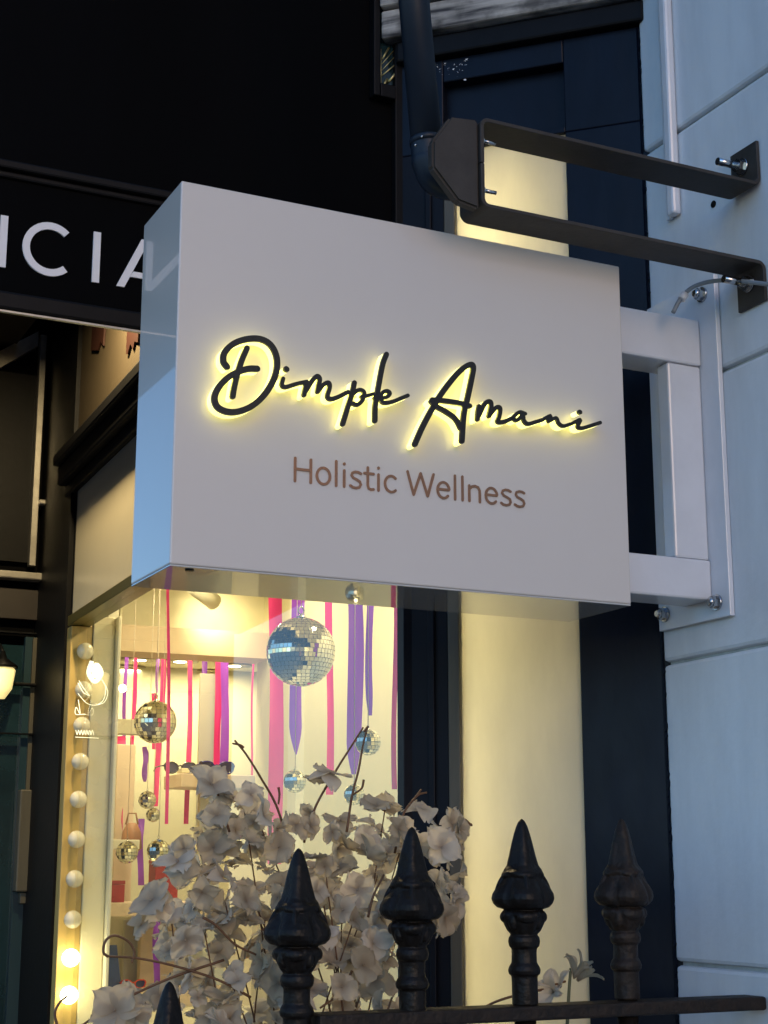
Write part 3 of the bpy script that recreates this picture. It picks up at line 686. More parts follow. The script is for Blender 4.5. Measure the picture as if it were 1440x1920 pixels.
MB().tube([npx(174, 1240), Vector((npx(174, 1240).x, YN, 0.95))], 0.0006, 5).build('hang_wire', M_STRING, ne)

# ------------------------------------------------------------------ mirror balls
def ball_meshes(tiles):
    core = MB(); core.sphere((0, 0, 0), 0.965, 24).smooth()
    me_c = bpy.data.meshes.new('core'); core.bm.to_mesh(me_c); core.bm.free(); me_c.materials.append(M_CORE)
    mb = MB(); rnd = random.Random(tiles); nl = tiles
    for i in range(nl):
        la = -math.pi / 2 + math.pi * (i + 0.5) / nl
        nc = max(4, int(round(2 * nl * math.cos(la)))); h = math.pi / nl * 0.45; wv = math.pi / nc * 0.90
        for j in range(nc):
            lo = 2 * math.pi * j / nc + i * 0.3
            nrm = Vector((math.cos(la) * math.cos(lo), math.cos(la) * math.sin(lo), math.sin(la)))
            ta = Vector((-math.sin(lo), math.cos(lo), 0)); tb = nrm.cross(ta)
            n2 = (nrm + ta * rnd.gauss(0, 0.028) + tb * rnd.gauss(0, 0.028)).normalized()
            ta = (ta - n2 * ta.dot(n2)).normalized(); tb = n2.cross(ta); c = nrm * 1.0
            hw = wv * math.cos(la)
            vs_ = [mb.bm.verts.new(c + ta * a * hw + tb * b * h) for a, b in ((-1, -1), (1, -1), (1, 1), (-1, 1))]
            vk = [mb.bm.verts.new(v.co * 0.965) for v in vs_]
            mb.bm.faces.new(vs_)
            for q in range(4): mb.bm.faces.new((vs_[q], vk[q], vk[(q + 1) % 4], vs_[(q + 1) % 4]))
    bmesh.ops.recalc_face_normals(mb.bm, faces=mb.bm.faces)
    me_t = bpy.data.meshes.new('tiles'); mb.bm.to_mesh(me_t); mb.bm.free(); me_t.materials.append(M_MIRROR)
    hk = MB(); hk.lathe((0, 0, 0.97), [(0.16, 0), (0.16, 0.05), (0.06, 0.09), (0.05, 0.14)], n=12)
    hk.tube([Vector((math.cos(a) * 0.09, 0, 1.2 + math.sin(a) * 0.11)) for a in [2 * math.pi * k / 14 for k in range(15)]], 0.022, 6, cap=False)
    me_h = bpy.data.meshes.new('hook'); hk.bm.to_mesh(me_h); hk.bm.free(); me_h.materials.append(M_STEEL)
    return me_c, me_t, me_h
BIG, MID, SML = ball_meshes(24), ball_meshes(15), ball_meshes(10)
def ball(c, r, meshes, label, ztop):
    th = thing('mirror_ball', c, label, 'mirror ball', 'mirror balls hanging in the window')
    for nm, me in zip(('core', 'mirror_tiles', 'hook'), meshes):
        o = bpy.data.objects.new(nm, me); col.objects.link(o); o.parent = th; o.scale = (r, r, r)
        if nm == 'mirror_tiles': o['kind'] = 'stuff'
    MB().tube([c + Vector((0, 0, r * 1.28)), Vector((c.x, c.y, ztop))], 0.0009, 5).build('hanging_string', M_STRING, th)
def bpx(x, y, rp, t, meshes, label, ztop=0.95):
    c = WIN.px(x, y, t); ball(c, rp * c.length * math.cos(PITCH * 0.6) / FPX, meshes, label, ztop)
bpx(564, 1222, 65, 0.20, BIG, 'largest mirror ball, hanging right below the sign')
bpx(291, 1354, 39, 0.24, MID, 'second largest mirror ball, hanging between thin ribbons on the left')
bpx(553, 1465, 21, 0.27, SML, 'small mirror ball below the pointed purple ribbon')
bpx(690, 1392, 24, 0.14, SML, 'small mirror ball at right behind the twig tips')
bpx(664, 1490, 19, 0.16, SML, 'small mirror ball half hidden by the flower tops on the right')
bpx(238, 1598, 20, 0.22, SML, 'small mirror ball lower left beside the cream upright')
bpx(297, 1596, 21, 0.22, SML, 'small mirror ball in front of the taller red box')
bpx(276, 1500, 16, 0.24, SML, 'small upper ball of the touching pair left of the shelf')
bpx(287, 1528, 13, 0.30, SML, 'tiny lower ball of the touching pair left of the shelf')

# ------------------------------------------------------------------ ribbons
def ribbon(x0, x1, ya, yb, P, n, m, label, taper=0.0, lean=0.0, twist=0.25, seed=0):
    rnd = random.Random(seed + int(x0 * 7)); ph = rnd.uniform(0, 6)
    xc = (x0 + x1) / 2; top = onplane(xc, ya, P, n); bot = onplane(xc + lean, yb, P, n)
    w = (onplane(x1, (ya + yb) / 2, P, n) - onplane(x0, (ya + yb) / 2, P, n)).length * (RIGHT - n * RIGHT.dot(n)).normalized().dot(RIGHT)
    w = abs(w); mb = MB(); N, K = 34, 5; rows = []
    fwd = Vector((math.sin(YAW), math.cos(YAW), 0))
    for i in range(N + 1):
        f = i / N; c = top.lerp(bot, f); a = twist * math.sin(ph + f * 5.2)
        d = RIGHT * math.cos(a) + fwd * math.sin(a)
        ww = w * (1 - taper * max(0, (f - 0.88) / 0.12) ** 1.5) * (1 + 0.06 * math.sin(ph * 2 + f * 9))
        c = c + RIGHT * 0.0025 * math.sin(ph + f * 7)
        row = []
        for k in range(K + 1):
            u = k / K - 0.5
            row.append(mb.bm.verts.new(c + d * (u * ww) + fwd * (0.35 * ww * (u * u - 0.1) * math.sin(ph + f * 3) + 0.004 * math.sin(f * 11 + ph))))
        rows.append(row)
    for i in range(N):
        for k in range(K):
            f_ = mb.bm.faces.new((rows[i][k], rows[i][k + 1], rows[i + 1][k + 1], rows[i + 1][k])); f_.smooth = True
    o = mb.build('ribbon', m, None, recalc=False)
    return tag(o, label, 'ribbon', 'satin ribbons hanging in the window')
def rw(x0, x1, ya, yb, t, m, label, **k): return ribbon(x0, x1, ya, yb, WIN.o + WIN.t * t, WIN.t, m, label, **k)
def rr(x0, x1, ya, yb, Y, m, label, **k): return ribbon(x0, x1, ya, yb, Vector((0, Y, 0)), Vector((0, 1, 0)), m, label, **k)
rw(507, 529, 985, 1620, 0.36, M_PINK, 'wide pink ribbon passing left of the largest mirror ball', lean=-2, twist=0.1)
rw(548, 568, 985, 1415, 0.28, M_PURP, 'purple ribbon with pointed end right behind the largest mirror ball', taper=0.9, lean=-3, twist=0.08)
rw(612, 624, 975, 1490, 0.34, M_PINK, 'narrow pink ribbon just right of the largest mirror ball', twist=0.1)
rw(652, 679, 975, 1452, 0.26, M_PURP, 'wide purple ribbon tapering beside the small right mirror ball', taper=0.7, lean=0, twist=0.15)
rw(687, 700, 975, 1342, 0.20, M_PURP, 'bright purple ribbon tied above the small right mirror ball', taper=0.5, twist=0.35)
rw(736, 746, 960, 1480, 0.12, M_PINK, 'pale pink ribbon along the navy window post', twist=0.2)
rw(315, 319.5, 985, 1545, 0.20, M_PINK, 'very thin pink ribbon crossing in front of the beam', lean=-4, twist=0.5)
YR = YF + 0.35
rr(252, 260, 1205, 1552, YR, M_PINK, 'pink ribbon leaning left of the second mirror ball', lean=-16)
rr(292, 298, 1205, 1300, YR, M_PURP, 'short thin purple ribbon above the second mirror ball', taper=0.6)
rr(303, 314, 1205, 1512, YR + 0.1, M_PINK, 'pink ribbon running behind the second mirror ball', lean=-16, twist=0.6)
rr(354, 364, 1205, 1545, YR - 0.05, M_PINK, 'pink ribbon in front of the grey banner edge', lean=-9)
rr(403, 416, 1205, 1500, YR, M_PINK, 'pink ribbon overlapped by a purple one in the middle', lean=-3, twist=0.1)
rr(415, 431, 1205, 1500, YR - 0.06, M_PURP, 'purple ribbon lying against the pink one in the middle', lean=-4, twist=0.1)
rr(473, 477, 1205, 1470, YR, M_PINK, 'threadlike pink ribbon beside the short purple ribbon', lean=-4)
rr(483, 497, 1205, 1434, YR - 0.05, M_PURP, 'purple ribbon left of the wide pink ribbon', taper=0.6, lean=-3)
rr(213, 234, 1380, 1560, YR - 0.05, M_PINK, 'broad pink ribbon beside the cream upright', lean=-4, twist=0.1)
rr(266, 278, 1400, 1466, YR - 0.3, M_PURP, 'short crumpled purple ribbon below the second mirror ball', taper=0.3, twist=0.8)
rr(257, 270, 1535, 1660, YR - 0.1, M_PURP, 'grey purple ribbon below the tan bag', twist=0.3)
rr(287, 300, 1712, 1856, YR - 0.40, M_PURP, 'lower purple ribbon hanging behind the curling twig', twist=0.15)
rr(378, 388, 1205, 1440, YR + 0.2, M_PURP, 'slim purple ribbon in front of the grey banner', lean=-4, taper=0.6)
rr(232, 240, 1230, 1450, YR + 0.1, M_PURP, 'slim purple ribbon beside the cream upright', lean=-5, twist=0.4)
rr(285, 297, 1300, 1405, YR + 0.25, M_PINK, 'short pink ribbon seen behind the second mirror ball', twist=0.3)

# ================================================================== SIGN BOX
X0, X1, YS0, YS1, Z0, Z1 = 0.520, 1.118, 1.600, 1.742, 0.323, 0.771
sign = thing('projecting_sign', (0.82, 1.67, Z0), 'white glossy box sign with glowing black script letters', 'sign')
B('sign_box', M_SIGN, sign, W, X0, X1, YS0, YS1, Z0 + 0.0022, Z1, bev=0.0018)
B('bottom_panel', M_UNDER, sign, W, X0 + 0.0005, X1 - 0.0005, YS0 + 0.0005, YS1 - 0.0005, Z0, Z0 + 0.002, bev=0.0005)
dh = MB(); q_ = onplane(352, 1064, (0, 0, Z0), Vector((0, 0, 1))); dh.tube([Vector((0.547, 1.613, Z0 + 0.0005)), Vector((0.547, 1.613, Z0 - 0.0012))], 0.005, 14); dh.build('drain_plug', M_BLACKG, sign)
# script letters traced on the sign face: (zoom origin, scale, strokes)
def zp(org, scl): return lambda pts: [onY(org[0] + x / scl, org[1] + y / scl, YS0 - 0.019) for x, y in pts]
zA = zp((380, 620), 3.6); zB = zp((740, 660), 3.42857)
DOT = 'dot'
letters = [
 ('letter', zA, [([(165, 245), (140, 205), (150, 145), (210, 88), (300, 57), (390, 57), (458, 95), (497, 170), (500, 260), (470, 350), (410, 440), (330, 510), (240, 546), (160, 546), (98, 512), (80, 450), (110, 380), (170, 318), (240, 278), (310, 258), (368, 258)], 36), ([(298, 118), (262, 205), (235, 290), (215, 370), (202, 445)], 33)]),
 ('letter', zA, [([(542, 325), (534, 365), (560, 381), (630, 361), (700, 346)], 24), ([(562, 259), (566, 262)], 33)]),
 ('letter', zA, [([(702, 348), (692, 390), (684, 434)], 27), ([(690, 415), (735, 345), (770, 308), (790, 325), (782, 370), (776, 412)], 27), ([(780, 405), (815, 365), (848, 352), (857, 380), (842, 440), (862, 462), (910, 450), (980, 415)], 26)]),
 ('letter', zA, [([(1024, 352), (1012, 410), (985, 500), (945, 630)], 30), ([(1000, 440), (1050, 402), (1088, 415), (1080, 465), (1045, 500), (1012, 492)], 24), ([(1070, 445), (1110, 440), (1150, 428)], 20)]),
 ('letter', zA, [([(1240, 160), (1215, 230), (1188, 370), (1166, 500), (1162, 608)], 31)]),
 ('letter', zA, [([(1160, 455), (1200, 458), (1245, 446), (1262, 422), (1240, 408), (1208, 425), (1202, 465), (1225, 488), (1280, 480), (1340, 456), (1383, 439)], 23)]),
 ('letter', zB, [([(130, 593), (180, 480), (250, 350), (310, 255), (380, 165), (440, 105), (488, 81), (506, 98), (495, 170), (470, 290), (445, 400), (432, 572)], 33), ([(242, 308), (330, 316), (420, 330), (482, 348)], 30), ([(235, 318), (265, 348), (330, 385), (390, 430), (424, 490)], 29)]),
 ('letter', zB, [([(542, 350), (535, 390), (532, 432)], 27), ([(540, 410), (578, 335), (608, 318), (620, 340), (606, 412)], 26), ([(610, 405), (652, 358), (678, 362), (672, 415), (662, 448), (700, 450), (750, 428)], 25)]),
 ('letter', zB, [([(838, 398), (800, 388), (764, 420), (785, 440), (822, 408), (830, 440), (855, 463), (905, 450), (952, 436)], 22)]),
 ('letter', zB, [([(945, 438), (1002, 410), (988, 446), (1036, 424), (1055, 458), (1085, 476), (1140, 460)], 21)]),
 ('letter', zB, [([(1136, 462), (1192, 436), (1176, 478), (1202, 490), (1260, 474), (1320, 455)], 22), ([(1187, 386), (1190, 388)], 28)]),
]
k_ = 0
for nm, fn, strokes in letters:
    scl = 3.6 if fn is zA else 3.42857; caps = MB(); leds = MB()
    for j, (pts, w) in enumerate(strokes):
        P3 = fn(pts); P3 = smooth_pts(P3, 7) if len(P3) > 2 else P3
        path = [(p.x, p.z) for p in P3]; wm = (w + 2.5) / scl * 0.00066
        yo = 0.00025 * ((j + k_) % 3)
        caps.add(strokes_mesh([(path, wm)], wm, YS0 - 0.0200 - yo, YS0 - 0.0165))
        leds.add(strokes_mesh([(path, wm * 0.93)], wm, YS0 - 0.0165 + yo * 0.1, YS0 - 0.0030 + yo * 0.1))
    k_ += 1
    c_ = caps.build(nm, M_CAP, sign); leds.build('glowing_back', M_LEDBODY, c_)
# metallic caption, single-weight sans letters
def arcp(cx, cy, rx, ry, a0, a1, n=14): return [(cx + rx * math.cos(R(a0 + (a1 - a0) * k / n)), cy + ry * math.sin(R(a0 + (a1 - a0) * k / n))) for k in range(n + 1)]
XH = 0.745
G = {
 'H': (0.98, [[(0.13, 0.05), (0.13, 0.96)], [(0.82, 0.05), (0.82, 0.96)], [(0.13, 0.53), (0.82, 0.53)]]),
 'o': (0.80, [arcp(0.40, XH / 2, 0.29, XH / 2 - 0.045, 90, 449, 22)]),
 'l': (0.36, [[(0.17, 0.05), (0.17, 1.03)]]),
 'i': (0.36, [[(0.17, 0.05), (0.17, XH - 0.05)], [(0.17, 0.95), (0.17, 0.975)]]),
 's': (0.68, [[(0.56, XH - 0.10), (0.45, XH - 0.055), (0.31, XH - 0.05), (0.18, XH - 0.10), (0.14, XH - 0.20), (0.22, XH - 0.30), (0.38, XH - 0.36), (0.52, XH - 0.43), (0.56, XH - 0.54), (0.50, 0.09), (0.34, 0.045), (0.20, 0.06), (0.09, 0.12)]]),
 't': (0.52, [[(0.20, 0.93), (0.20, 0.22), (0.24, 0.09), (0.34, 0.05), (0.46, 0.07)], [(0.05, XH - 0.055), (0.46, XH - 0.055)]]),
 'c': (0.68, [arcp(0.40, XH / 2, 0.29, XH / 2 - 0.045, 48, 312, 16)]),
 ' ': (0.42, []),
 'W': (1.36, [[(0.06, 0.97), (0.34, 0.05)], [(0.34, 0.05), (0.67, 0.95)], [(0.67, 0.95), (1.00, 0.05)], [(1.00, 0.05), (1.28, 0.97)]]),
 'e': (0.78, [[(0.12, 0.40), (0.67, 0.40)] + arcp(0.395, XH / 2, 0.28, XH / 2 - 0.045, 8, 318, 18)]),
 'n': (0.83, [[(0.14, 0.05), (0.14, XH - 0.05)], [(0.14, XH - 0.20), (0.27, XH - 0.08), (0.42, XH - 0.045), (0.57, XH - 0.09), (0.64, XH - 0.22), (0.65, XH - 0.36), (0.65, 0.05)]]),
}
pl_, pr_ = onY(550, 905, YS0), onY(986, 953, YS0); ph_ = onY(552, 858, YS0)
cap_h = ph_.z - pl_.z; txt = 'Holistic Wellness'; tw_ = sum(G[c][0] for c in txt); kx = (pr_.x - pl_.x) / (tw_ - 0.1); cx_ = pl_.x - 0.07 * kx; zb_c = (pl_.z + pr_.z) / 2
for ch in txt:
    adv, st = G[ch]
    if st:
        mb = MB()
        for j, pth in enumerate(st):
            pp = [(cx_ + x * kx, zb_c + z * cap_h) for x, z in pth]
            mb.add(strokes_mesh([(pp, 0.108 * cap_h)], 0, YS0 - 0.0012 - 0.00012 * j, YS0 - 0.0002))
        mb.build('caption_letter', M_COPPER, sign)
    cx_ += adv * kx

# sign bracket
br = thing('sign_bracket', (1.24, 1.68, 0.327), 'white square tube wall bracket bolted to the wall behind the sign', 'bracket')
B('wall_plate', M_TUBE, br, W, 1.291, 1.2985, 1.626, 1.783, 0.327, 0.800, bev=0.001)
B('upright_tube', M_TUBE, br, W, 1.236, 1.2905, 1.664, 1.690, 0.4065, 0.677, bev=0.003)
B('arm', M_TUBE, br, W, 1.1185, 1.2905, 1.661, 1.720, 0.6775, 0.744, bev=0.003)
B('arm', M_TUBE, br, W, 1.1185, 1.2905, 1.661, 1.720, 0.352, 0.406, bev=0.003)
def bolt(parent, c, axis, head=0.012, L=0.016, shank=0.0):
    axis = Vector(axis).normalized(); mb = MB(); c = Vector(c)
    mb.tube([c, c + axis * 0.003], head * 1.25, 18); 
    n = MB(); n.tube([c + axis * 0.003, c + axis * (0.003 + L * 0.6)], head, 6)
    for f in n.bm.faces: f.smooth = False
    mb.add(n)
    if shank > 0: mb.tube([c + axis * (0.003 + L * 0.6), c + axis * shank], head * 0.55, 12)
    else:
        mb.tube([c + axis * (0.003 + L * 0.6), c + axis * (0.003 + L)], [head * 0.95, head * 0.5], 14)
    return mb.build('bolt', M_STEEL, parent)
for (yy, zz) in ((1.652, 0.348), (1.768, 0.349), (1.652, 0.778), (1.768, 0.778)): bolt(br, (1.291, yy, zz), (-1, 0, 0), 0.0085, 0.012)

# flag pole bracket with two flat arms
pb = thing('pole_bracket', (1.1, 1.55, 0.78), 'dark steel two-arm wall bracket holding a pole above the sign', 'bracket')
YA, YBk = 1.527, 1.582
XE = 0.874
def strip(path, name):      # flat strip following (x,z) path, 5 mm thick, YA..YBk wide
    mb = MB(); t = 0.0025; P2 = [Vector(p) for p in path]; rows = []
    for i, p in enumerate(P2):
        d = (P2[min(i + 1, len(P2) - 1)] - P2[max(i - 1, 0)]).normalized(); n = Vector((-d.y, d.x))
        rows.append([mb.bm.verts.new((q.x, y, q.y)) for q, y in ((p + n * t, YA), (p - n * t, YA), (p - n * t, YBk), (p + n * t, YBk))])
    for i in range(len(rows) - 1):
        for k in range(4): mb.bm.faces.new((rows[i][k], rows[i][(k + 1) % 4], rows[i + 1][(k + 1) % 4], rows[i + 1][k]))
    mb.bm.faces.new(rows[0][::-1]); mb.bm.faces.new(rows[-1])
    bmesh.ops.bevel(mb.bm, geom=[e for e in mb.bm.edges], offset=0.0006, segments=1, affect='EDGES')
    return mb.build(name, M_BAR, pb)
def arcpts(cx, cz, r, a0, a1, n=6): return [(cx + r * math.cos(R(a0 + (a1 - a0) * k / n)), cz + r * math.sin(R(a0 + (a1 - a0) * k / n))) for k in range(n + 1)]
zu, zl = 0.893, 0.781; rc = 0.009; xw = 1.2965
strip([(XE, 0.836)] + arcpts(XE + rc, zu - rc, rc, 180, 90) + [(1.1, zu)] + arcpts(xw - rc, zu + rc, rc, -90, 0) + [(xw, zu + 0.062)], 'upper_arm')
strip([(XE, 0.835)] + arcpts(XE + rc, zl + rc, rc, 180, 270) + [(1.1, zl)] + arcpts(xw - rc, zl - rc, rc, 90, 0) + [(xw, zl - 0.052)], 'lower_arm')
for zz in (zu + 0.035, zl - 0.020): bolt(pb, (xw - 0.003, 1.556, zz), (-1, 0, 0), 0.0095, 0.014, 0.042)
for zz in (0.871, 0.806): bolt(pb, (XE + 0.003, 1.54, zz), (1, 0, 0), 0.0045, 0.004, 0.022)
# chamfered clamp block
mb = MB(); prof = [(0.871, 0.893), (0.833, 0.889), (0.808, 0.852), (0.808, 0.818), (0.842, 0.781), (0.871, 0.776)]
f0 = [mb.bm.verts.new((x, 1.531, z)) for x, z in prof]; f1 = [mb.bm.verts.new((x, 1.546, z)) for x, z in prof]
mb.bm.faces.new(f0); mb.bm.faces.new(f1[::-1])
for i in range(6): mb.bm.faces.new((f0[i], f1[i], f1[(i + 1) % 6], f0[(i + 1) % 6]))
bmesh.ops.recalc_face_normals(mb.bm, faces=mb.bm.faces)
bmesh.ops.bevel(mb.bm, geom=list(mb.bm.edges), offset=0.003, segments=2, affect='EDGES'); mb.build('clamp_block', M_BAR, pb)
pipe = thing('pole', (0.83, 1.6, 0.83), 'leaning dark blue pipe with an elbow held by the steel bracket', 'pole')
YP = 1.60
ptop = onY(752, -330, YP); ptop = onY(733, -330, YP)
pA, pB = onY(776, 0, YP), onY(800, 268, YP); dirp = (pA - pB).normalized()
rp_ = 0.0197
MB().tube([pB - dirp * 0.004, pB + dirp * 0.3, pB + dirp * 0.8, pB + dirp * 1.6], rp_, 28).build('tube', M_PIPE, pipe)
MB().tube([pB - dirp * 0.002, pB + dirp * 0.004, pB + dirp * 0.006], [rp_ + 0.0016, rp_ + 0.0016, rp_ + 0.0004], 28).build('collar', M_PIPE, pipe)
el = [pB, pB - dirp * 0.02, onY(803, 305, YP), onY(813, 330, YP), onY(830, 342, YP), onY(852, 346, YP - 0.005)]
MB().tube(smooth_pts(el, 6), rp_ + 0.0008, 28).build('elbow', M_PIPE, pipe)
for q in ((791, 256), (779, 272)):
    c = onY(q[0], q[1], YP - rp_ * 0.9); s = MB(); s.sphere(c, 0.0017, 10).smooth(); s.build('screw', M_STEEL, pipe)

# conduit, hole plug, cable on the white wall
cd = thing('conduit', (1.29, 1.7, 0.92), 'white vertical plastic cable conduit on the white wall', 'conduit')
B('trunking', M_TUBE, cd, W, 1.2845, 1.2988, 1.700, 1.718, 0.918, 3.1, bev=0.004)
B('back_strip', M_TUBE, cd, W, 1.2925, 1.2988, 1.7185, 1.729, 0.918, 3.1, bev=0.001)
hp = MB(); c = onX(1338, 383, 1.2995); hp.tube([c, c + Vector((-0.001, 0, 0))], 0.0052, 16)
tag(hp.build('wall_plug', M_BLACKG), 'small black wall plug hole between the bracket arms', 'wall plug')
cab = thing('power_cable', onX(1262, 585, 1.28), 'grey power cable drooping from the wall to the sign arm', 'cable')
cp = [(1262, 586, 1.215), (1275, 562, 1.225), (1295, 541, 1.24), (1322, 530, 1.255), (1352, 526, 1.268), (1385, 527, 1.278), (1440, 533, 1.285), (1500, 540, 1.29)]
MB().tube(smooth_pts([onX(x, y, X) for x, y, X in cp], 8), 0.0030, 10).build('cord', mat('grey_cable', (0.20, 0.23, 0.26), 0.5), cab)
c1, c2_ = onX(1277, 562, 1.226), onX(1285, 551, 1.232)
MB().tube([c1, c2_], 0.0055, 10).build('cable_clip', M_TUBE, cab)

# ================================================================== IRON RAILING
YRL = 1.62
rl = thing('iron_railing', (0.95, YRL, -1.5), 'black cast iron railing with spear finials in the foreground', 'railing')
ZR0, ZR1 = -0.163, -0.147
xL = onY(585, 1915, YRL).x
b_ = MB(); b_.box(W, xL, 1.296, YRL - 0.021, YRL + 0.021, ZR0, ZR1, bev=0.003); b_.build('top_rail', M_IRONR, rl)
b_ = MB(); b_.box(W, 0.40, 1.296, YRL - 0.021, YRL + 0.021, -1.38, -1.36, bev=0.003); b_.build('bottom_rail', M_IRONR, rl)
prof_px = [(1885, 25), (1832, 25), (1828, 30), (1821, 31.5), (1814, 29), (1807, 24.5), (1790, 24), (1781, 24.5), (1777, 29), (1768, 31), (1760, 29.5), (1755, 25.5), (1748, 31), (1736, 37), (1726, 41), (1718, 43), (1712, 40), (1708, 36), (1704, 50), (1697, 57), (1688, 60), (1678, 58), (1668, 52), (1658, 44), (1650, 38), (1644, 39), (1638, 39), (1632, 34), (1625, 29), (1605, 24), (1585, 20), (1565, 15.5), (1550, 11), (1541, 7), (1536, 2.5), (1535, 0.6)]
mpx = 0.000597
PROF = [(w * mpx, (1885 - y) * mpx) for y, w in prof_px]
def finial_mesh(seed, rusty):
    rnd = random.Random(seed)
    def mod(a, z):
        yp = 1885 - z / mpx; m = 1.0
        if 1636 < yp < 1712:
            k = math.sin(math.pi * (yp - 1636) / 76); m = 1 + k * (-0.30 * (1 - abs(math.cos(2 * (a + YAW))) ** 0.55) + 0.03)
        elif 1712 <= yp < 1752: m = 1 + 0.06 * math.cos(8 * a)
        elif yp <= 1636: m = 1 + 0.09 * math.cos(4 * a + 1.81) * min(1, (yp - 1535) / 60)
        return m * (1 + 0.012 * math.sin(a * 3 + z * 90 + seed))
    mb = MB(); mb.lathe((0, 0, 0), PROF, n=48, mod=mod)
    def blob(ang, rad, yp, rx, ry, rz, tilt):
        M_ = Matrix.Rotation(ang, 4, 'Z') @ Matrix.Translation((rad * mpx, 0, (1885 - yp) * mpx)) @ Matrix.Rotation(tilt, 4, 'Y') @ Matrix.Diagonal((rx * mpx, ry * mpx, rz * mpx, 1))
        r_ = bmesh.ops.create_uvsphere(mb.bm, u_segments=16, v_segments=10, radius=1.0, matrix=M_)
        for v in r_['verts']:
            for f in v.link_faces: f.smooth = True
    for q in range(4):
        an = -YAW + q * math.pi / 2
        blob(an + math.pi / 4, 31, 1664, 9, 10, 46, -0.20); blob(an + math.pi / 4, 42, 1698, 9, 12, 10, 0.3)
        blob(an, 33, 1643, 9, 19, 8, 0.4); blob(an, 44, 1660, 7, 5, 24, -0.45); blob(an, 37, 1722, 9, 20, 11, 0.0); blob(an + math.pi / 4, 35, 1730, 8, 9, 16, 0.0)
    bmesh.ops.recalc_face_normals(mb.bm, faces=mb.bm.faces)
    me0 = bpy.data.meshes.new('finial_raw'); mb.bm.to_mesh(me0); mb.bm.free()
    # cast the lobes and the turned body into one piece of iron
    ob = bpy.data.objects.new('finial_raw', me0); col.objects.link(ob)
    m1 = ob.modifiers.new('r', 'REMESH'); m1.mode = 'VOXEL'; m1.voxel_size = 0.0009; m1.use_smooth_shade = True
    m2 = ob.modifiers.new('s', 'SMOOTH'); m2.iterations = 2; m2.factor = 0.5
    dg = bpy.context.evaluated_depsgraph_get(); me = bpy.data.meshes.new_from_object(ob.evaluated_get(dg)); me.name = 'finial'
    me.materials.clear(); bpy.data.objects.remove(ob); bpy.data.meshes.remove(me0)
    for p_ in me.polygons: p_.use_smooth = True
    me.materials.append(M_IRONR if rusty else M_IRON); return me
for k, (tx, ty) in enumerate(((318, 1840), (560, 1590), (772, 1550), (978, 1535), (1165, 1535))):
    tp = onY(tx, ty, YRL); top = PROF[-1][1]
    o = bpy.data.objects.new('finial', finial_mesh(k, k == 4)); col.objects.link(o); o.parent = rl
    zb_ = tp.z - top; o.location = Vector((tp.x, YRL, zb_)) - Vector(rl['wl']); o.rotation_euler = (0, 0, (0.06, -0.05, 0.0, 0.08, 0.3)[k])
    pb_ = MB(); pb_.lathe((tp.x, YRL, 0), [(0.0125, -1.5), (0.0125, zb_ + 0.001)], n=16); pb_.build('bar', M_IRON, rl)

# ================================================================== FLOWERS
def flower_mesh(seed, spiky=False):
    rnd = random.Random(seed * 13 + 5); mb = MB(); npet = 4 if seed % 4 else 5
    cup = 1.9 if spiky else rnd.uniform(0.05, 0.85)
    for p in range(npet):
        a0 = 2 * math.pi * p / npet + rnd.uniform(-0.25, 0.25); Lp = 0.0285 * rnd.uniform(0.8, 1.12); Wp = 0.0158 * rnd.uniform(0.8, 1.15) * (4 / npet) ** 0.5
        if spiky: Lp *= 1.35; Wp *= 0.8
        U, Vn = 8, 8; rows = []; curl = rnd.uniform(-0.75, 0.25); tw = rnd.uniform(-0.35, 0.35); c_ = cup + rnd.uniform(-0.45, 0.45); ph = rnd.uniform(0, 6); fold = rnd.uniform(-0.2, 0.5); notch = rnd.uniform(0, 0.005)
        for i in range(U + 1):
            f = i / U; r = Lp * f; wd = Wp * (math.sin(math.pi * min(1, 0.05 + 0.83 * f ** 0.9)) ** 0.8) * (1 if f < 0.95 else 0.8)
            h = c_ * r * (1 - 0.45 * f) + curl * Lp * f * f * 0.7; row = []
            for k in range(Vn + 1):
                v = 2 * k / Vn - 1
                rr_ = r - 0.0045 * v * v * f - notch * max(0, f - 0.8) * 5 * max(0, 1 - abs(v) * 2.5) + 0.0022 * math.sin(v * 5 + ph) * f * f
                ruf = 0.0022 * math.sin(v * 6.5 + ph + f * 4) * f * f + 0.0008 * math.sin(v * 13 + 2 * ph) * f ** 3
                x = rr_; y = v * wd; z = h + fold * wd * v * v + tw * v * wd * f + ruf
                row.append(mb.bm.verts.new((x * math.cos(a0) - y * math.sin(a0), x * math.sin(a0) + y * math.cos(a0), z + 0.0006 * p)))
            rows.append(row)
        for i in range(U):
            for k in range(Vn):
                f_ = mb.bm.faces.new((rows[i][k], rows[i][k + 1], rows[i + 1][k + 1], rows[i + 1][k])); f_.smooth = True
    bmesh.ops.create_uvsphere(mb.bm, u_segments=6, v_segments=4, radius=0.0018, matrix=Matrix.Translation((0, 0, 0.002)))
    me = bpy.data.meshes.new('flower'); mb.bm.to_mesh(me); mb.bm.free(); me.materials.append(M_PETAL); return me
FM = [flower_mesh(i) for i in range(24)]; FS = [flower_mesh(i, True) for i in range(40, 44)]
fl = thing('blossom_branches', (0.80, 1.88, -1.5), 'large bunch of cream silk hydrangea blossom behind the railing', 'flowers')
poly = [(378, 1452), (430, 1470), (520, 1545), (640, 1505), (735, 1510), (770, 1560), (800, 1590), (848, 1525), (872, 1560), (845, 1615), (872, 1690), (835, 1745), (745, 1800), (740, 2080), (330, 2080), (320, 1900), (305, 1745), (275, 1690), (330, 1665), (335, 1565), (360, 1500)]
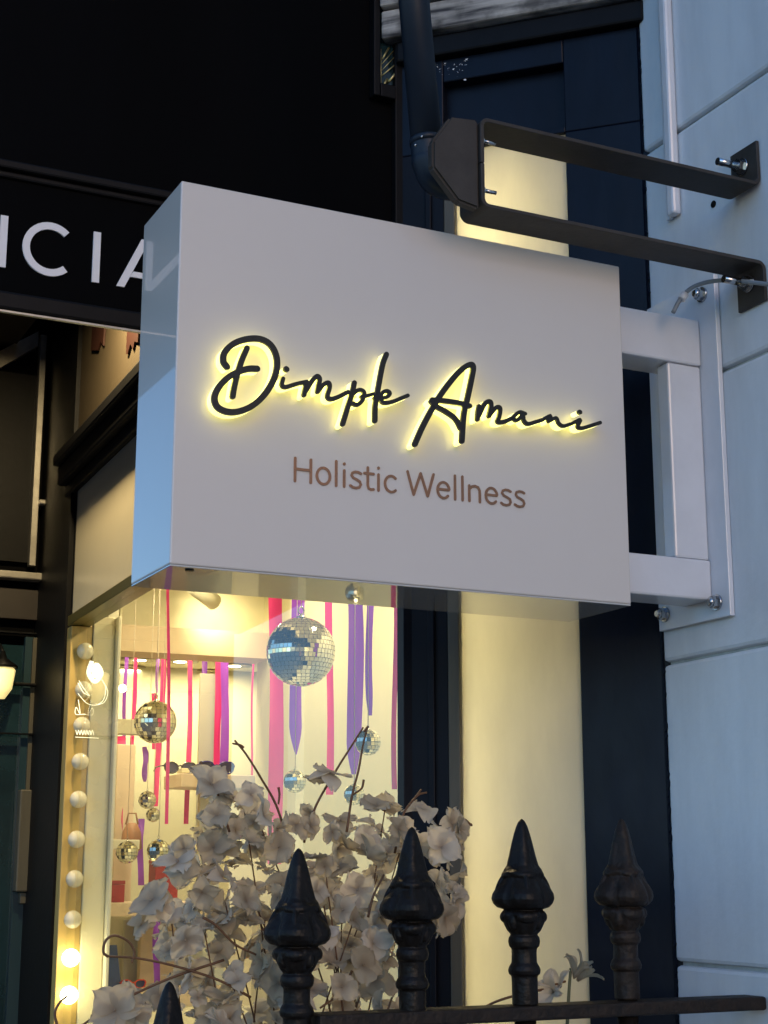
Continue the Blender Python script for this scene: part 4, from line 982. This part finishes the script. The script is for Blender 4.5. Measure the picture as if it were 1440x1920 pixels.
def inside(x, y):
    c = False; n = len(poly); j = n - 1
    for i in range(n):
        xi, yi = poly[i]; xj, yj = poly[j]
        if (yi > y) != (yj > y) and x < (xj - xi) * (y - yi) / (yj - yi) + xi: c = not c
        j = i
    return c
rnd = random.Random(21)
def put_flower(P, out, parent, sc_=1.0):
    o = bpy.data.objects.new('flower', rnd.choice(FM)); col.objects.link(o); o.parent = parent
    q = Vector(out).to_track_quat('Z', 'Y').to_matrix().to_4x4() @ Matrix.Rotation(rnd.uniform(0, 6.28), 4, 'Z')
    s = rnd.uniform(0.52, 0.95) * sc_
    o.matrix_local = Matrix.Translation(P - Vector(parent['wl'])) @ q @ Matrix.Diagonal((s, s, s, 1))
    return o
core = Vector((0.80, 1.86, -0.20))
cnt = 0; pts_f = []
while cnt < 272:
    x, y = rnd.uniform(270, 880), rnd.uniform(1450, 2060)
    if not inside(x, y): continue
    Y = rnd.choice((rnd.uniform(1.70, 1.80), rnd.uniform(1.74, 1.97)))
    P = onY(x, y, Y)
    if any((P - q).length < 0.0195 for q in pts_f): continue
    pts_f.append(P)
    out = (P - core).normalized() * 0.55 + Vector((rnd.gauss(-0.1, 0.7), rnd.gauss(-0.45, 0.6), rnd.gauss(0.2, 0.6)))
    put_flower(P, out, fl); cnt += 1
singles = [(395, 1472, 1.72, (0, -1, 0.4)), (425, 1495, 1.73, (0.2, -0.6, 0.8)), (470, 1490, 1.71, (0.1, -1, 0.1)), (618, 1450, 1.76, (0.1, -0.3, 1)), (600, 1462, 1.78, (-0.4, -0.4, 1)), (405, 1530, 1.70, (-0.2, -0.8, 0.3)),
           (845, 1545, 1.72, (0.3, -1, 0.2)), (828, 1590, 1.70, (-0.1, -1, 0.2)), (858, 1575, 1.74, (0.6, -0.8, 0)), (850, 1690, 1.72, (0.4, -1, -0.1)), (832, 1720, 1.70, (0.2, -1, -0.4)), (790, 1520, 1.80, (0.1, -0.5, 0.9)),
           (265, 1735, 1.74, (-0.8, -0.4, 0.5)), (285, 1690, 1.72, (-0.7, -0.5, 0.6)), (215, 1895, 1.70, (-0.2, -0.9, 0.4)), (235, 1880, 1.71, (0.2, -0.9, 0.4)), (250, 1905, 1.72, (0.3, -0.8, 0.2)), (195, 1910, 1.73, (-0.5, -0.8, 0.2)), (300, 1870, 1.75, (0, -0.9, 0.5)), (345, 1590, 1.71, (-0.5, -0.8, 0.3)),
           (680, 1810, 1.66, (0.1, -1, 0.2)), (640, 1850, 1.66, (-0.2, -1, 0.1)), (700, 1770, 1.67, (0.2, -1, 0.5))]
for x, y, Y, out in singles: put_flower(onY(x, y, Y), Vector(out), fl, 1.1)
def twig(name, pts, r0, r1, parent, m=M_TWIG):
    P3 = smooth_pts(pts, 6); n = len(P3)
    return MB().tube(P3, [r0 + (r1 - r0) * i / (n - 1) for i in range(n)], 7).build(name, m, parent)
tw_px = [([(440, 1388), (462, 1415), (490, 1460), (520, 1515), (545, 1600)], 1.74), ([(436, 1394), (450, 1397), (457, 1402)], 1.74), ([(375, 1428), (386, 1445), (405, 1480), (430, 1560)], 1.73), ([(382, 1440), (374, 1437)], 1.73),
         ([(681, 1364), (655, 1405), (630, 1445), (592, 1512), (570, 1580)], 1.77), ([(688, 1366), (680, 1400), (672, 1445), (660, 1492), (650, 1560)], 1.75), ([(662, 1490), (678, 1478), (682, 1462)], 1.75), ([(682, 1372), (690, 1362)], 1.75),
         ([(522, 1508), (524, 1490), (522, 1476)], 1.74), ([(885, 1548), (870, 1536), (855, 1540), (840, 1580)], 1.73), ([(872, 1552), (884, 1545)], 1.73),
         ([(200, 1793), (260, 1797), (330, 1812), (410, 1838), (470, 1870)], 1.70), ([(247, 1806), (252, 1785), (240, 1765), (215, 1754), (198, 1764), (194, 1785), (203, 1794)], 1.70),
         ([(150, 1925), (200, 1892), (260, 1860), (330, 1830), (420, 1800)], 1.71), ([(790, 1480), (775, 1500), (755, 1530), (740, 1600)], 1.80), ([(800, 1486), (785, 1490), (770, 1505)], 1.80),
         ([(126, 1868), (112, 1880), (103, 1900), (108, 1925)], 1.70), ([(480, 1790), (440, 1770), (405, 1735), (380, 1720)], 1.69), ([(720, 1640), (700, 1680), (690, 1720)], 1.68), ([(735, 1870), (725, 1900), (715, 1940)], 1.67), ([(600, 1890), (640, 1860), (660, 1820)], 1.67)]
for pts, Y in tw_px: twig('twig', [onY(x, y, Y) for x, y in pts], 0.0012, 0.0016, fl)
for k in range(34):
    P = rnd.choice(pts_f); base = Vector((0.80 + rnd.uniform(-0.05, 0.05), 1.88 + rnd.uniform(-0.04, 0.04), -0.5))
    mid = P.lerp(base, 0.5) + Vector((rnd.gauss(0, 0.02), rnd.gauss(0, 0.02), 0.03)); twig('twig', [P, mid, base], 0.0008, 0.0015, fl)
for k in range(5): twig('stem', [Vector((0.80 + rnd.uniform(-0.05, 0.05), 1.88 + rnd.uniform(-0.04, 0.04), -0.45)), Vector((0.80 + rnd.uniform(-0.02, 0.02), 1.88, -1.0)), Vector((0.80 + k * 0.008 - 0.016, 1.88, -1.5))], 0.004, 0.006, fl)
# lone blossom by the splay
lf = thing('blossom_sprig', onY(1060, 1990, 1.72), 'single pale flower sprig between two finials on the right', 'flowers')
for x, y, out, s in ((1076, 1822, (0.15, -0.35, 0.9), 1.15), (1082, 1826, (0.5, -0.4, 0.8), 1.0), (1052, 1838, (-0.7, -0.4, 0.5), 0.9), (1040, 1846, (-0.8, -0.5, 0.1), 0.8)):
    put_flower(onY(x, y + 14, 1.72), Vector(out), lf, s).data = rnd.choice(FS)
twig('stem', [onY(1070, 1815, 1.722), onY(1066, 1870, 1.722), onY(1062, 1960, 1.72), onY(1058, 2120, 1.74), Vector((onY(1058, 2120, 1.74).x, 1.74, -1.5))], 0.0018, 0.003, lf, mat('green_stem', (0.10, 0.11, 0.05), 0.6))
twig('twig', [onY(1008, 1858, 1.72), onY(1035, 1848, 1.72), onY(1060, 1840, 1.722)], 0.0012, 0.0014, lf)
twig('twig', [onY(880, 1905, 1.74), onY(930, 1878, 1.73), onY(985, 1862, 1.72), onY(1015, 1856, 1.72)], 0.0016, 0.0016, lf)
for o in bpy.data.objects:
    if 'wl' in o: del o['wl']
